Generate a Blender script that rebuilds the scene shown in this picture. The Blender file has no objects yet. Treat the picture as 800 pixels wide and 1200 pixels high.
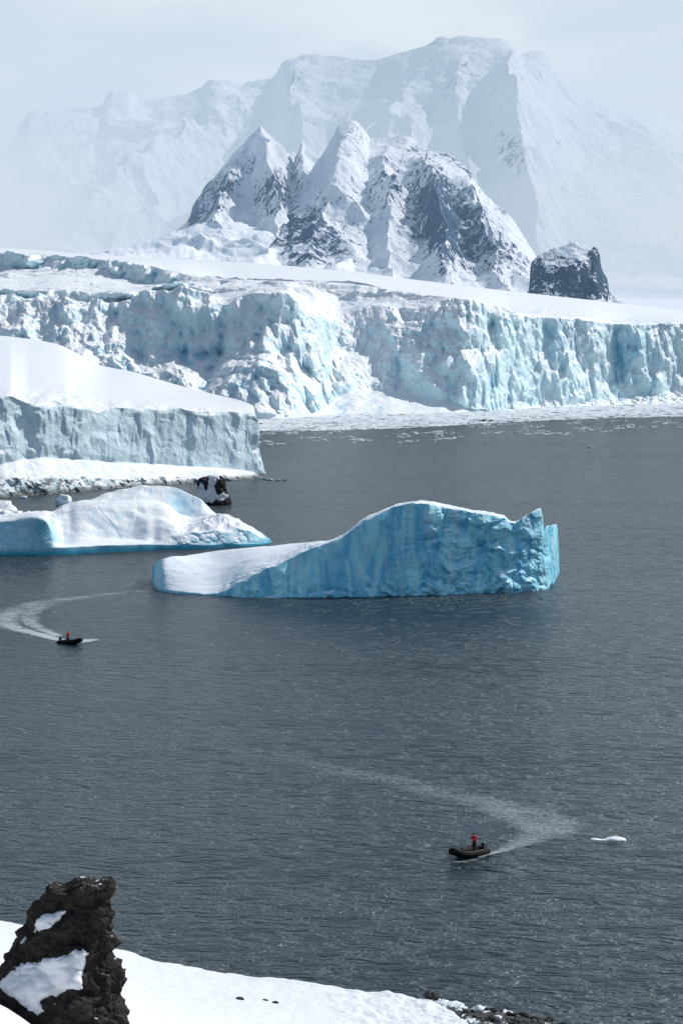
import bpy, math, random
import numpy as np
from mathutils import Vector
random.seed(7)
rng = np.random.default_rng(11)
R = math.radians
sc = bpy.context.scene
col = sc.collection

# ------------------------------------------------------------------ camera model
F = 2800.0; H = 55.0; TH = math.atan(200/2800.0)
CT, ST = math.cos(TH), math.sin(TH)
def slope(py):
    v = (600-np.asarray(py, float))/F
    return (v*CT-ST)/(CT+v*ST)
def W(px, py, Y):
    px = np.asarray(px, float); py = np.asarray(py, float); Y = np.asarray(Y, float)
    v = (600-py)/F; u = (px-400)/F
    den = CT+v*ST
    px, py, Y, den = np.broadcast_arrays(px, py, Y, den)
    return np.stack([(px-400)/F/den*Y, Y, H+slope(py)*Y], -1)
def Dat(py, z=0.0): return (z-H)/slope(py)
def proj(P):
    d = P-np.array([0, 0, H]); f = d[..., 1]*CT-d[..., 2]*ST; u = d[..., 1]*ST+d[..., 2]*CT
    return 400+F*d[..., 0]/f, 600-F*u/f
def sea(px, py, z=0.0):
    return W(px, py, Dat(py, z))

cam = bpy.data.cameras.new("camera"); camo = bpy.data.objects.new("camera", cam); col.objects.link(camo)
cam.sensor_fit = 'VERTICAL'; cam.sensor_height = 36; cam.lens = 36*F/1200
cam.clip_start = 1; cam.clip_end = 90000
camo.location = (0, 0, H); camo.rotation_euler = (math.pi/2-TH, 0, 0)
sc.camera = camo

# ------------------------------------------------------------------ numpy noise
_perm = rng.permutation(4096).astype(np.int64)
_g = rng.normal(size=(4096, 3)); _g /= np.linalg.norm(_g, axis=1)[:, None]; _g = _g.astype(np.float32)
_r = rng.random((4096, 4)).astype(np.float32)
def _h(i, j, k): return _perm[(_perm[(_perm[i & 4095]+j) & 4095]+k) & 4095]
def perlin(P):
    sh = P.shape[:-1]; P = P.reshape(-1, 3)
    I = np.floor(P).astype(np.int64); f = (P-I).astype(np.float32)
    w = f*f*f*(f*(f*6-15)+10); out = 0
    for a in (0, 1):
        wa = w[:, 0] if a else 1-w[:, 0]
        for b in (0, 1):
            wb = wa*(w[:, 1] if b else 1-w[:, 1])
            for c in (0, 1):
                wc = wb*(w[:, 2] if c else 1-w[:, 2])
                g = _g[_h(I[:, 0]+a, I[:, 1]+b, I[:, 2]+c)]
                out = out+wc*(g[:, 0]*(f[:, 0]-a)+g[:, 1]*(f[:, 1]-b)+g[:, 2]*(f[:, 2]-c))
    return (out*1.6).reshape(sh)
def fbm(P, s, o=4, g=.5, l=2.03):
    P = P/np.asarray(s, float); a = 1; t = 0; n = 0
    for i in range(o):
        t = t+a*perlin(P+17.3*i); n += a; a *= g; P = P*l
    return t/n
def ridged(P, s, o=4, g=.5):
    P = P/np.asarray(s, float); a = 1; t = 0; n = 0; w = 1
    for i in range(o):
        r = (1-np.abs(perlin(P+31.7*i)))**2
        t = t+a*r*w; n += a; w = np.clip(r*1.3, 0, 1); a *= g; P = P*2.07
    return t/n
def worley(P, s, jit=.9, two=False):
    """returns F1, F2, 3 random numbers of the nearest cell; 2D in the first two axes if two"""
    P = P/np.asarray(s, float); sh = P.shape[:-1]; P = P.reshape(-1, 3)
    I = np.floor(P).astype(np.int64); n = len(P)
    F1 = np.full(n, 9., np.float32); F2 = np.full(n, 9., np.float32); ID = np.zeros(n, np.int64)
    for a in (-1, 0, 1):
        for b in (-1, 0, 1):
            for c in ((0,) if two else (-1, 0, 1)):
                kz = 0 if two else I[:, 2]+c
                h = _h(I[:, 0]+a, I[:, 1]+b, kz); r = _r[h]
                dx = I[:, 0]+a+.5+jit*(r[:, 0]-.5)-P[:, 0]; dy = I[:, 1]+b+.5+jit*(r[:, 1]-.5)-P[:, 1]
                d = dx*dx+dy*dy
                if not two:
                    dz = kz+.5+jit*(r[:, 2]-.5)-P[:, 2]; d = d+dz*dz
                d = np.sqrt(d).astype(np.float32)
                m = d < F1
                F2 = np.where(m, F1, np.minimum(F2, d)); ID = np.where(m, h, ID); F1 = np.where(m, d, F1)
    q = _r[(ID*7+3) & 4095]
    return F1.reshape(sh), F2.reshape(sh), q.reshape(sh+(4,))
_rot = np.linalg.qr(rng.normal(size=(4096, 3, 3)))[0].astype(np.float32)
def blocks(P, s, mask=None, jit=.8, drop=1.7):
    """continuous angular relief: the upper envelope of randomly turned boxes, about 0..1"""
    P = (P/np.asarray(s, float)).astype(np.float32); sh = P.shape[:-1]; P = P.reshape(-1, 3); full = None
    if mask is not None:
        full = np.zeros(len(P), np.float32); mk = mask.ravel() > .01; P = P[mk]
    I = np.floor(P).astype(np.int64); f = P-I; best = np.full(len(P), -9., np.float32)
    for a in (-1, 0, 1):
        for b in (-1, 0, 1):
            for c in (-1, 0, 1):
                h = _h(I[:, 0]+a, I[:, 1]+b, I[:, 2]+c); r = _r[h]
                d = np.stack([a+.5+jit*(r[:, 0]-.5)-f[:, 0], b+.5+jit*(r[:, 1]-.5)-f[:, 1], c+.5+jit*(r[:, 2]-.5)-f[:, 2]], 1)
                u = np.abs(np.einsum('nij,nj->ni', _rot[h], d)); m = np.maximum(u[:, 0], np.maximum(u[:, 1]*.8, u[:, 2]*1.2))
                best = np.maximum(best, r[:, 3]*.9-m*drop)
    best = (best+1.0)*.9
    if full is not None: full[mk] = best; return full.reshape(sh)
    return best.reshape(sh)
def blur(A, s, ax):
    if s <= 0: return A
    n = int(3*s+1); k = np.exp(-.5*(np.arange(-n, n+1)/s)**2); k /= k.sum()
    pad = [(0, 0)]*A.ndim; pad[ax] = (n, n); B = np.pad(A, pad, mode='edge'); out = 0
    for i, kk in enumerate(k):
        sl = [slice(None)]*A.ndim; sl[ax] = slice(i, i+A.shape[ax]); out = out+kk*B[tuple(sl)]
    return out
def sstep(a, b, x):
    t = np.clip((x-a)/(b-a), 0, 1); return t*t*(3-2*t)
def crv(pts, px, s=0):
    pts = sorted(pts); x0 = np.array([p[0] for p in pts], float); y0 = np.array([p[1] for p in pts], float)
    h = np.diff(x0); dl = np.diff(y0)/h; m = np.zeros(len(x0)); m[0] = dl[0]; m[-1] = dl[-1]
    if len(x0) > 2:
        a, b_ = dl[:-1], dl[1:]; w1, w2 = 2*h[1:]+h[:-1], h[1:]+2*h[:-1]
        with np.errstate(divide='ignore', invalid='ignore'): mm = (w1+w2)/(w1/a+w2/b_)
        m[1:-1] = np.where(a*b_ > 0, mm, 0)
    i = np.clip(np.searchsorted(x0, px)-1, 0, len(h)-1); t = np.clip((px-x0[i])/h[i], 0, 1); hh = h[i]
    y = (2*t**3-3*t*t+1)*y0[i]+(t**3-2*t*t+t)*hh*m[i]+(-2*t**3+3*t*t)*y0[i+1]+(t**3-t*t)*hh*m[i+1]
    return blur(y, s, 0) if s else y

# ------------------------------------------------------------------ meshes
def grid_mesh(P, attrs=None, closed=False, name="m"):
    nc, nr = P.shape[:2]; me = bpy.data.meshes.new(name)
    idx = np.arange(nc*nr).reshape(nc, nr)
    if closed: idx = np.vstack([idx, idx[:1]])
    q = np.stack([idx[:-1, :-1], idx[1:, :-1], idx[1:, 1:], idx[:-1, 1:]], -1).reshape(-1, 4)
    me.vertices.add(nc*nr); me.vertices.foreach_set("co", P.astype(np.float32).ravel())
    me.loops.add(q.size); me.loops.foreach_set("vertex_index", q.astype(np.int32).ravel())
    me.polygons.add(len(q)); me.polygons.foreach_set("loop_start", np.arange(0, q.size, 4, dtype=np.int32))
    me.polygons.foreach_set("loop_total", np.full(len(q), 4, np.int32))
    me.polygons.foreach_set("use_smooth", np.ones(len(q), bool))
    me.update(calc_edges=True)
    for k, v in (attrs or {}).items():
        a = me.attributes.new(k, 'FLOAT', 'POINT'); a.data.foreach_set("value", v.astype(np.float32).ravel())
    return me
def tag(o, label=None, cat=None, group=None, kind=None):
    if label: o['label'] = label
    if cat: o['category'] = cat
    if group: o['group'] = group
    if kind: o['kind'] = kind
    return o
def link(name, me, mat=None, parent=None, loc=None):
    o = bpy.data.objects.new(name, me); col.objects.link(o)
    if mat and not me.materials: me.materials.append(mat)
    if parent: o.parent = parent
    if loc is not None: o.location = loc
    return o
def pymesh(name, V, Fc, smooth=True):
    me = bpy.data.meshes.new(name); me.from_pydata([tuple(map(float, v)) for v in V], [], [tuple(map(int, f)) for f in Fc])
    me.polygons.foreach_set("use_smooth", [smooth]*len(me.polygons)); me.update(); return me

def sheet(px, curves, rows, smooth=0, csm=0):
    """curves: list of (D array, py array); rows per span. -> P (ncol, nrow, 3), s param (nrow)"""
    pts = [W(px, py, D) for D, py in curves]; out = []; S = []
    for k in range(len(pts)-1):
        n = rows[k]; t = np.linspace(0, 1, n, endpoint=(k == len(pts)-2))
        for q in t: out.append(pts[k]*(1-q)+pts[k+1]*q); S.append(k+q)
    P = np.stack(out, 1)
    if smooth: P = blur(P, smooth, 1)
    if csm: P = blur(P, csm, 0)
    return P, np.array(S)
def resample(P, n, eps=.01, cs=3, extra=None):
    """equal on-screen spacing of rows down each column, so steep risers get their share of rows"""
    px, py = proj(P)
    m = np.abs(np.diff(py, axis=1))+.5*np.abs(np.diff(px, axis=1))+eps*np.linalg.norm(np.diff(P, axis=1), axis=2)+1e-4
    m = blur(m, cs, 0)
    c = np.concatenate([np.zeros((len(P), 1)), np.cumsum(m, 1)], 1); c /= c[:, -1:]
    t = np.linspace(0, 1, n); Q = np.zeros((len(P), n, 3)); E = None
    if extra is not None: E = {k: np.zeros((len(P), n)) for k in extra}
    for i in range(len(P)):
        for a in range(3): Q[i, :, a] = np.interp(t, c[i], P[i, :, a])
        if extra is not None:
            for k, v in extra.items(): E[k][i] = np.interp(t, c[i], v[i] if v.ndim == 2 else v)
    return (Q, E) if extra is not None else Q
def normals(P):
    a = np.gradient(P, axis=0); b = np.gradient(P, axis=1); n = np.cross(a, b)
    n /= np.linalg.norm(n, axis=2, keepdims=True)+1e-9
    return n
def cavity(P, s):
    """how far a point lies inside the smoothed surface"""
    N = normals(blur(blur(P, s, 0), s, 1)); B = blur(blur(P, s, 0), s, 1)
    return ((B-P)*N).sum(2)

# ------------------------------------------------------------------ materials
def newmat(name):
    m = bpy.data.materials.new(name); m.use_nodes = True; nt = m.node_tree; nt.nodes.clear()
    out = nt.nodes.new('ShaderNodeOutputMaterial'); return m, nt, out
class NB:
    def __init__(s, nt): s.nt = nt
    def n(s, t, **k):
        nd = s.nt.nodes.new(t)
        for a, v in k.items():
            setattr(nd, a, v)
        return nd
    def l(s, a, b): s.nt.links.new(a, b)
    def inp(s, nd, name, v):
        if isinstance(v, (int, float, tuple, list)): nd.inputs[name].default_value = v if not (isinstance(v, (tuple, list)) and len(v) == 3 and nd.inputs[name].type == 'RGBA') else (*v, 1)
        else: s.l(v, nd.inputs[name])
    def pos(s, sc=(1, 1, 1), off=(0, 0, 0), obj=False):
        g = s.n('ShaderNodeTexCoord').outputs['Object'] if obj else s.n('ShaderNodeNewGeometry').outputs['Position']
        m = s.n('ShaderNodeMapping'); s.l(g, m.inputs[0]); m.inputs['Scale'].default_value = sc; m.inputs['Location'].default_value = off
        return m.outputs[0]
    def noise(s, vec, scale, detail=3, rough=.5, dist=0, typ='FBM'):
        nd = s.n('ShaderNodeTexNoise'); nd.noise_type = typ; s.l(vec, nd.inputs['Vector'])
        nd.inputs['Scale'].default_value = scale; nd.inputs['Detail'].default_value = detail; nd.inputs['Roughness'].default_value = rough; nd.inputs['Distortion'].default_value = dist
        return nd.outputs['Fac']
    def vor(s, vec, scale, feat='F1', out='Distance'):
        nd = s.n('ShaderNodeTexVoronoi'); nd.feature = feat; s.l(vec, nd.inputs['Vector']); nd.inputs['Scale'].default_value = scale; return nd.outputs[out]
    def math(s, op, a, b=None, c=None, clamp=False):
        nd = s.n('ShaderNodeMath', operation=op); nd.use_clamp = clamp
        for i, v in enumerate((a, b, c)):
            if v is None: continue
            if isinstance(v, (int, float)): nd.inputs[i].default_value = v
            else: s.l(v, nd.inputs[i])
        return nd.outputs[0]
    def rng(s, v, a, b, c=0., d=1., smooth=False):
        nd = s.n('ShaderNodeMapRange'); nd.interpolation_type = 'SMOOTHSTEP' if smooth else 'LINEAR'
        s.l(v, nd.inputs[0])
        for i, q in enumerate((a, b, c, d)): nd.inputs[i+1].default_value = q
        return nd.outputs[0]
    def mix(s, f, a, b, mode='MIX'):
        nd = s.n('ShaderNodeMix', data_type='RGBA', blend_type=mode)
        for k, v in ((0, f), (6, a), (7, b)):
            if isinstance(v, (int, float)): nd.inputs[k].default_value = v
            elif isinstance(v, tuple): nd.inputs[k].default_value = (*v, 1)
            else: s.l(v, nd.inputs[k])
        return nd.outputs[2]
    def attr(s, name): return s.n('ShaderNodeAttribute', attribute_name=name).outputs['Fac']
    def nz(s):
        x = s.n('ShaderNodeSeparateXYZ'); s.l(s.n('ShaderNodeNewGeometry').outputs['Normal'], x.inputs[0]); return x.outputs[2]
    def pz(s, i=2):
        x = s.n('ShaderNodeSeparateXYZ'); s.l(s.n('ShaderNodeNewGeometry').outputs['Position'], x.inputs[0]); return x.outputs[i]
    def bump(s, h, strength, dist, normal=None):
        b = s.n('ShaderNodeBump'); s.l(h, b.inputs['Height']); b.inputs['Distance'].default_value = dist
        s.inp(b, 'Strength', strength)
        if normal: s.l(normal, b.inputs['Normal'])
        return b.outputs[0]
    def bsdf(s, out, color, rough=.6, normal=None, spec=.5, **k):
        p = s.n('ShaderNodeBsdfPrincipled'); s.inp(p, 'Base Color', color); s.inp(p, 'Roughness', rough); s.inp(p, 'Specular IOR Level', spec)
        if normal: s.l(normal, p.inputs['Normal'])
        for a, v in k.items(): s.inp(p, a.replace('_', ' '), v)
        s.l(p.outputs[0], out.inputs['Surface']); return p

def ice_mat(name, snow=(.86, .89, .92), ice=(.52, .70, .78), deep=(.10, .42, .60), nz0=.45, nz1=.75, sc=1., bd=.25, foot=None, stripes=0, dirt=0, cavk=1.):
    """snow on upward faces, pale ice on steep ones, saturated blue ice in the cracks that also paints in some of their shade"""
    m, nt, out = newmat(name); b = NB(nt)
    n1 = b.noise(b.pos(), .12/sc, 5, .6); n2 = b.noise(b.pos((1, 1, .35)), .6/sc, 4, .6)
    z = b.math('ADD', b.nz(), b.rng(n2, .3, .7, -.14, .14))
    f = b.rng(z, nz0, nz1, 1, 0, True)
    icec = b.mix(b.rng(n1, .35, .65), ice, tuple(min(1, c*1.25) for c in ice))
    if stripes:
        st = b.noise(b.pos((1, .3, .20)), .20/sc, 5, .6, 1.6)
        icec = b.mix(b.rng(st, .42, .62, 0, stripes), icec, deep)
        icec = b.mix(b.rng(b.noise(b.pos((1, .3, .22), (70, 0, 3)), .5/sc, 4, .6, .8), .56, .70, 0, stripes*.75), icec, (.66, .82, .90))
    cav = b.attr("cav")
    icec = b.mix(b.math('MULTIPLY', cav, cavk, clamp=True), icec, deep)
    if dirt:
        dn = b.noise(b.pos((.25, .25, 1.6)), .25/sc, 5, .7)
        icec = b.mix(b.rng(dn, .56, .72, 0, dirt), icec, (.22, .22, .20))
    snowc = b.mix(b.rng(n1, .3, .7), snow, tuple(c*.95 for c in snow))
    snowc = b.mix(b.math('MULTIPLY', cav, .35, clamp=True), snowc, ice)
    c = b.mix(f, snowc, icec)
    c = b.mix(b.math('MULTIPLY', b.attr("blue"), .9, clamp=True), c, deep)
    if foot:
        zz = b.math('ADD', b.pz(), b.rng(n2, .3, .7, -.25, .25))
        c = b.mix(b.rng(zz, foot[0], foot[1], foot[2], 0), c, (.03, .36, .50))
    h = b.math('ADD', b.noise(b.pos(), 1.1/sc, 5, .65), b.math('MULTIPLY', b.noise(b.pos(), 5./sc, 3, .6), .25))
    b.bsdf(out, c, .55, b.bump(h, .7, bd*sc), .35)
    return m
def snow_mat(name, c=(.88, .90, .93), sc=1., bd=.05, st=.6):
    m, nt, out = newmat(name); b = NB(nt)
    n1 = b.noise(b.pos(), .05/sc, 4, .55); n2 = b.noise(b.pos((1, .6, 1)), 1.2/sc, 6, .65)
    cc = b.mix(b.rng(n1, .3, .7), c, tuple(x*.95 for x in c))
    b.bsdf(out, cc, .6, b.bump(n2, st, bd), .25); return m
def rock_mat(name, c1, c2, c3=None, sc=1., bd=.2, snow=None, rough=.85, obj=False):
    m, nt, out = newmat(name); b = NB(nt)
    p = b.pos(obj=obj)
    n1 = b.noise(p, .8/sc, 6, .65); n2 = b.noise(p, 4/sc, 6, .7); v = b.vor(p, 2.2/sc)
    c = b.mix(b.rng(n1, .35, .65), c1, c2)
    if c3: c = b.mix(b.rng(n2, .55, .68), c, c3)
    if snow:
        f = b.rng(b.math('ADD', b.nz(), b.rng(n1, .3, .7, -.25, .25)), snow[0], snow[1], 0, 1, True)
        c = b.mix(f, c, (.84, .87, .9))
    h = b.math('ADD', b.math('ADD', n2, n1), b.math('MULTIPLY', v, .5))
    b.bsdf(out, c, rough, b.bump(h, .9, bd), .3); return m
def plain(name, c, rough=.6, sc=3., var=.25, bd=.01, obj=True, spec=.4):
    m, nt, out = newmat(name); b = NB(nt); n = b.noise(b.pos(obj=obj), sc, 4, .6)
    b.bsdf(out, b.mix(b.rng(n, .3, .7), c, tuple(x*(1-var) for x in c)), rough, b.bump(n, .4, bd), spec); return m

M = {}
M['far_ice'] = ice_mat("glacier_ice", ice=(.60, .765, .835), deep=(.17, .50, .67), sc=5, bd=.4, nz0=.26, nz1=.66)
M['shelf_ice'] = ice_mat("ice_cliff", ice=(.60, .74, .80), deep=(.24, .48, .58), sc=2.5, bd=.35, dirt=.22, stripes=.15, nz0=.4, nz1=.7)
M['berg'] = ice_mat("iceberg_blue", snow=(.82, .88, .93), ice=(.36, .75, .90), deep=(.04, .42, .70), sc=.9, bd=.2, foot=(-.2, .5, .5), stripes=.75, nz0=.62, nz1=.90)
M['berg2'] = ice_mat("iceberg_white", ice=(.36, .64, .78), deep=(.06, .34, .50), sc=1., bd=.2, foot=(.5, 1.9, 1.), stripes=.3, nz0=.30, nz1=.78)  # icy tint on steeper faces also puts hazy blue shading into the colour
M['snow'] = snow_mat("shore_snow", (.80, .82, .85), bd=.10, st=.8)
M['snowfield'] = snow_mat("snowfield_snow", sc=40, bd=2.)

# ------------------------------------------------------------------ sea
def sea_material():
    m, nt, out = newmat("sea_water"); b = NB(nt)
    w1 = b.noise(b.pos((1, 1.0, 1)), .42, 4, .66, .3)
    w2 = b.noise(b.pos((1, 1.6, 1), (40, 9, 0)), 1.7, 4, .6, .4)
    w3 = b.noise(b.pos((.6, 1, 1)), .09, 3, .5)
    big = b.noise(b.pos((.35, 1, 1), (3, 1, 0)), .012, 4, .55, .3)
    band = b.noise(b.pos((.05, 1, 1), (3, 7, 0)), .03, 4, .6)
    w4 = b.noise(b.pos((.8, 1.5, 1), (11, 70, 0)), .24, 3, .5, .8)
    cr1 = b.math('SUBTRACT', 1., b.math('ABSOLUTE', b.math('MULTIPLY', b.math('SUBTRACT', w1, .5), 2.6)))
    cr4 = b.math('SUBTRACT', 1., b.math('ABSOLUTE', b.math('MULTIPLY', b.math('SUBTRACT', w4, .5), 2.6)))
    h = b.math('ADD', b.math('ADD', b.math('MULTIPLY', cr1, .55), b.math('MULTIPLY', w2, .62)), b.math('ADD', b.math('MULTIPLY', w3, 1.2), b.math("MULTIPLY", cr4, 1.35)))
    gust = b.math('ADD', b.rng(big, .38, .62, -.15, .15), b.rng(band, .38, .62, -.07, .07))
    mot = b.noise(b.pos((.7, 1, 1), (5, 31, 0)), .30, 7, .78, .2)
    st = b.math('MULTIPLY', b.math('ADD', .74, gust), b.rng(mot, .36, .62, .34, 1.15), clamp=True)
    c = b.mix(b.rng(big, .35, .65), (.007, .027, .040), (.013, .040, .054))
    b.bsdf(out, c, .28, b.bump(h, st, 4.9), .5, IOR=1.33)
    return m
M['sea'] = sea_material()
y0, y1 = 60., 60000.
me = pymesh("sea", [(-40000, -500, 0), (40000, -500, 0), (40000, y1, 0), (-40000, y1, 0)], [(0, 1, 2, 3)])
tag(link("sea_water", me, M['sea']), kind='structure')

# ------------------------------------------------------------------ far glacier
def far_glacier():
    px = np.linspace(-90, 890, 1250)
    w = crv([(-90, 493), (300, 492), (340, 491), (360, 489), (400, 487), (450, 486), (500, 485), (560, 483), (600, 480), (640, 478), (680, 477), (720, 475), (800, 473), (890, 471)], px, 6)
    D0 = Dat(w)+10*fbm(np.stack([px*.7, px*0, px*0], -1), 40, 3)
    ft = crv([(-90, 486), (360, 484), (385, 476), (400, 462), (420, 458), (460, 460), (500, 464), (530, 471), (556, 480), (570, 481), (600, 478), (650, 476), (670, 473), (700, 470), (740, 466), (770, 462), (800, 462), (890, 460)], px, 3)
    fD = crv([(-90, 6), (365, 6), (400, 60), (480, 50), (556, 15), (650, 12), (680, 40), (890, 40)], px, 4)
    lip = crv([(-90, 385), (0, 392), (100, 400), (200, 418), (280, 415), (320, 408), (345, 420), (362, 436), (380, 425), (400, 408), (430, 396), (460, 388), (500, 378), (530, 370), (545, 367), (580, 369), (615, 372), (650, 373), (680, 375), (700, 378), (740, 382), (770, 381), (800, 380), (890, 384)], px, 5)
    lD = fD+crv([(-90, 110), (250, 110), (330, 85), (380, 60), (420, 65), (480, 52), (540, 38), (600, 28), (700, 22), (890, 20)], px, 6)
    top = crv([(-90, 297), (0, 299), (30, 302), (60, 299), (90, 296), (102, 299), (130, 304), (150, 308), (175, 312), (195, 316), (210, 318), (240, 326), (265, 332), (300, 333), (350, 335), (400, 336), (440, 341), (500, 349), (540, 355), (600, 366.5), (680, 371), (740, 379), (800, 377), (890, 381)], px, 5)
    tD = D0+crv([(-90, 1000), (0, 900), (100, 800), (200, 660), (300, 540), (400, 380), (500, 240), (560, 130), (620, 80), (890, 60)], px, 6)
    sky = crv([(-90, 284), (0, 290), (60, 294), (100, 298), (200, 302), (300, 308), (400, 317), (500, 329), (600, 341), (700, 352), (800, 364), (890, 376)], px, 8)
    sD = tD+crv([(-90, 900), (300, 800), (890, 700)], px)
    L_ = D0+lD; span = tD-L_; rt = sstep(300, 560, px)
    cA = crv([(-90, 352), (0, 360), (60, 362), (108, 364), (125, 374), (150, 362), (175, 357), (210, 351), (245, 350), (262, 364), (280, 353), (300, 345), (340, 347), (358, 372), (385, 378), (420, 368), (460, 362), (500, 363), (540, 361.5), (600, 369), (680, 373), (740, 380.5), (800, 378.5), (890, 382.5)], px, 3)
    cB = crv([(-90, 345), (0, 349), (60, 352), (110, 354), (150, 351), (210, 346), (245, 345), (300, 342), (340, 343), (400, 355), (460, 354), (540, 358), (600, 367.7), (680, 372), (740, 379.7), (800, 377.7), (890, 381.7)], px, 3)
    cC = crv([(-90, 334), (0, 338), (60, 340), (110, 343), (150, 341), (210, 340), (245, 340), (300, 339), (340, 340), (400, 350), (460, 349), (540, 357), (600, 367.3), (680, 371.7), (740, 379.5), (800, 377.5), (890, 381.5)], px, 3)
    cD = crv([(-90, 320), (0, 319), (60, 318), (100, 320), (125, 326), (150, 332), (200, 336.5), (250, 339), (300, 336), (350, 337.5), (400, 344), (440, 347), (500, 353), (540, 356), (600, 366.8), (680, 371.3), (740, 379.2), (800, 377.2), (890, 381.2)], px, 3)
    def fr(a, b_): return L_+span*(a*(1-rt)+b_*rt)
    P, S = sheet(px, [(D0, w+2.5), (D0+fD, ft), (L_, lip), (fr(.05, .2), cA), (fr(.42, .45), cB), (fr(.435, .48), cC), (fr(.975, .87), cD), (tD, top), (sD, sky), (sD+900, sky+12)], [50, 420, 140, 150, 60, 160, 150, 90, 12], smooth=1.5)
    tread = (sstep(3.0, 3.12, S)*(1-sstep(3.85, 4.0, S))+sstep(5.0, 5.1, S)*(1-sstep(5.85, 6., S)))
    riser = np.exp(-((S-4.55)/.4)**4)+np.exp(-((S-6.5)/.5)**4)
    S = np.interp(S, [0, 1, 2, 3, 4, 5, 6, 7, 8, 9], [0, 1, 2, 2.12, 2.45, 2.52, 2.88, 3, 4, 5])
    PX = px[:, None]+0*S; SS = S[None]+0*PX
    G = P.copy()
    # upper ice fall: blocks as terraces (heights only)
    rough = sstep(1.9, 2.1, SS)*(1-sstep(2.96, 3.03, SS))*(1-sstep(560, 640, PX))
    wp = G+np.stack([14*fbm(G, 60, 3), 14*fbm(G+90, 60, 3), 0*G[..., 0]], -1); wp[..., 2] = 0
    wp = G*np.array([1, 1, 0])+np.stack([30*fbm(wp, 70, 4), 30*fbm(wp+90, 70, 4), 0*G[..., 0]], -1)
    bigb = blocks(wp+np.array([0, 0, 20.]), (62, 70, 60), rough); smb = blocks(wp+300, (22, 26, 22), rough)
    mask2 = np.clip(.55+2.0*fbm(G+500, 200, 2), 0, 1)
    chasm = np.clip(ridged(wp+900, (150, 60, 1), 2)-.70, 0, 1)
    bench = np.clip(.62+2.4*fbm(G+1500, (260, 170, 200), 2), .10, 1)
    tr = tread[None]*(1-.75*sstep(230, 330, PX)); calm = 1-.85*tr*np.clip(.9-1.5*fbm(G+2500, 130, 2), 0, 1)
    z = calm*(bench*(bigb*20-9+(smb-.5)*9*mask2-chasm*20+4.5*fbm(wp, 16, 4)*mask2)+8*fbm(G, 110, 3))+1.5*fbm(G, 60, 3)
    G[..., 2] += rough*z
    band = sstep(2.99, 3.04, SS)*(1-sstep(3.05, 3.3, SS))*.6
    cr = ridged(G*np.array([1, 1, 0])+40*fbm(G, 200, 3)[..., None], (190, 55, 1), 2)
    G[..., 2] -= band*np.clip(cr-.74, 0, 1)*40*np.clip(.4+2*fbm(G+66, 260, 2), 0, 1)
    # nothing stands above the smooth snow dome behind
    lim = H+slope(sky+3.0+4*sstep(0, 200, px))[:, None]*G[..., 1]
    G[..., 2] -= np.clip(G[..., 2]-lim, 0, None)*sstep(1.95, 2.05, SS)*(1-sstep(3.3, 3.6, SS))
    lim = H+slope(top-3.5)[:, None]*G[..., 1]
    G[..., 2] -= .9*np.clip(G[..., 2]-lim, 0, None)*rough
    rs = riser[None]*(1-sstep(200, 270, PX)); rb = blocks(G+900, (26, 30, 40), rs); rb2 = blocks(G+990, (10, 14, 12), rs)
    G[..., 1] += rs*(18-34*rb-9*rb2+14*fbm(G, 70, 3)); G[..., 2] += rs*(3*fbm(G+8, 20, 3)+3*(rb-.5))
    E = {'s': SS, 'px': PX, 'rs': rs}
    G, E = resample(G, 600, eps=.010, cs=2, extra=E)
    SS, PX = E['s'], E['px']
    # face: buttresses, facets, cracks pushed in and out along Y
    wall = sstep(.85, 1.1, SS)*(1-sstep(2.0, 2.25, SS)*(.55+.45*sstep(560, 640, PX)))*(1-sstep(2.6, 3.0, SS))
    foot = (1-sstep(.9, 1.05, SS))
    sp = np.linalg.norm(np.gradient(G, axis=1), axis=2); fine = blur(blur(np.clip(2.2/(sp+.01), 0, 1), 2, 1), 2, 0)
    V = G*np.array([1, .5, .40]); wv = G+np.stack([5*fbm(G, 30, 3), 0*PX, 5*fbm(G+50, 30, 3)], -1)
    a1 = fbm(V, 75, 3)
    B1 = blocks(wv, (36, 60, 50), wall, drop=2.2); B2 = blocks(wv+77, (14, 26, 21), wall, drop=2.3); B3 = blocks(G+33, (6.5, 12, 9), wall, drop=2.2)
    dq = worley(G, (4.2, 8, 3.6))[2]
    rg = ridged(V, 26, 5); rg2 = ridged(G*np.array([1, .5, .35])+200, 9, 4)
    tough = (1-.6*np.exp(-((PX-430)/38)**2))*(1-.38*sstep(540, 620, PX)*(.6+.8*fbm(G+610, 60, 2))); B2 = .4+(B2-.4)*fine; B3 = .4+(B3-.4)*fine; rg2 = .5+(rg2-.5)*fine; rg = .5+(rg-.5)*np.clip(fine*2, 0, 1)
    crk = np.clip(ridged(G*np.array([1, .3, .22])+12*fbm(G, 40, 3)[..., None]+350, (34, 60, 34), 2)-.80, 0, 1)*np.clip(.5+2.2*fbm(G+812, 90, 2), 0, 1)*(fine > .4)
    dy = 48*crk*(1-.8*sstep(540, 640, PX))+13*a1+16*fbm(G*np.array([1, 0, .25])+700, 130, 2)-tough*(16*B1+9*B2+3.6*B3)+13-9*(rg-.5)-3.4*tough*(rg2-.5)
    G[..., 1] += wall*dy
    G[..., 2] += wall*(1-.6*sstep(1.7, 2.0, SS))*(5*fbm(G, 30, 4)+6*(B1-.5)*(1-sstep(560, 640, PX)))
    # rubble / snow on the foot
    db = sstep(660, 700, PX)
    G[..., 2] += foot*sstep(.1, .4, SS)*(db*((dq[..., 1]-.4)*3.2)+1.5*fbm(G, 14, 3)*(1+0*db))
    N = normals(blur(blur(G, 1.2, 0), 1.2, 1))
    amp = (wall*.9+.5*rough_s(SS, PX))*fine
    G = G-N*0
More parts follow.
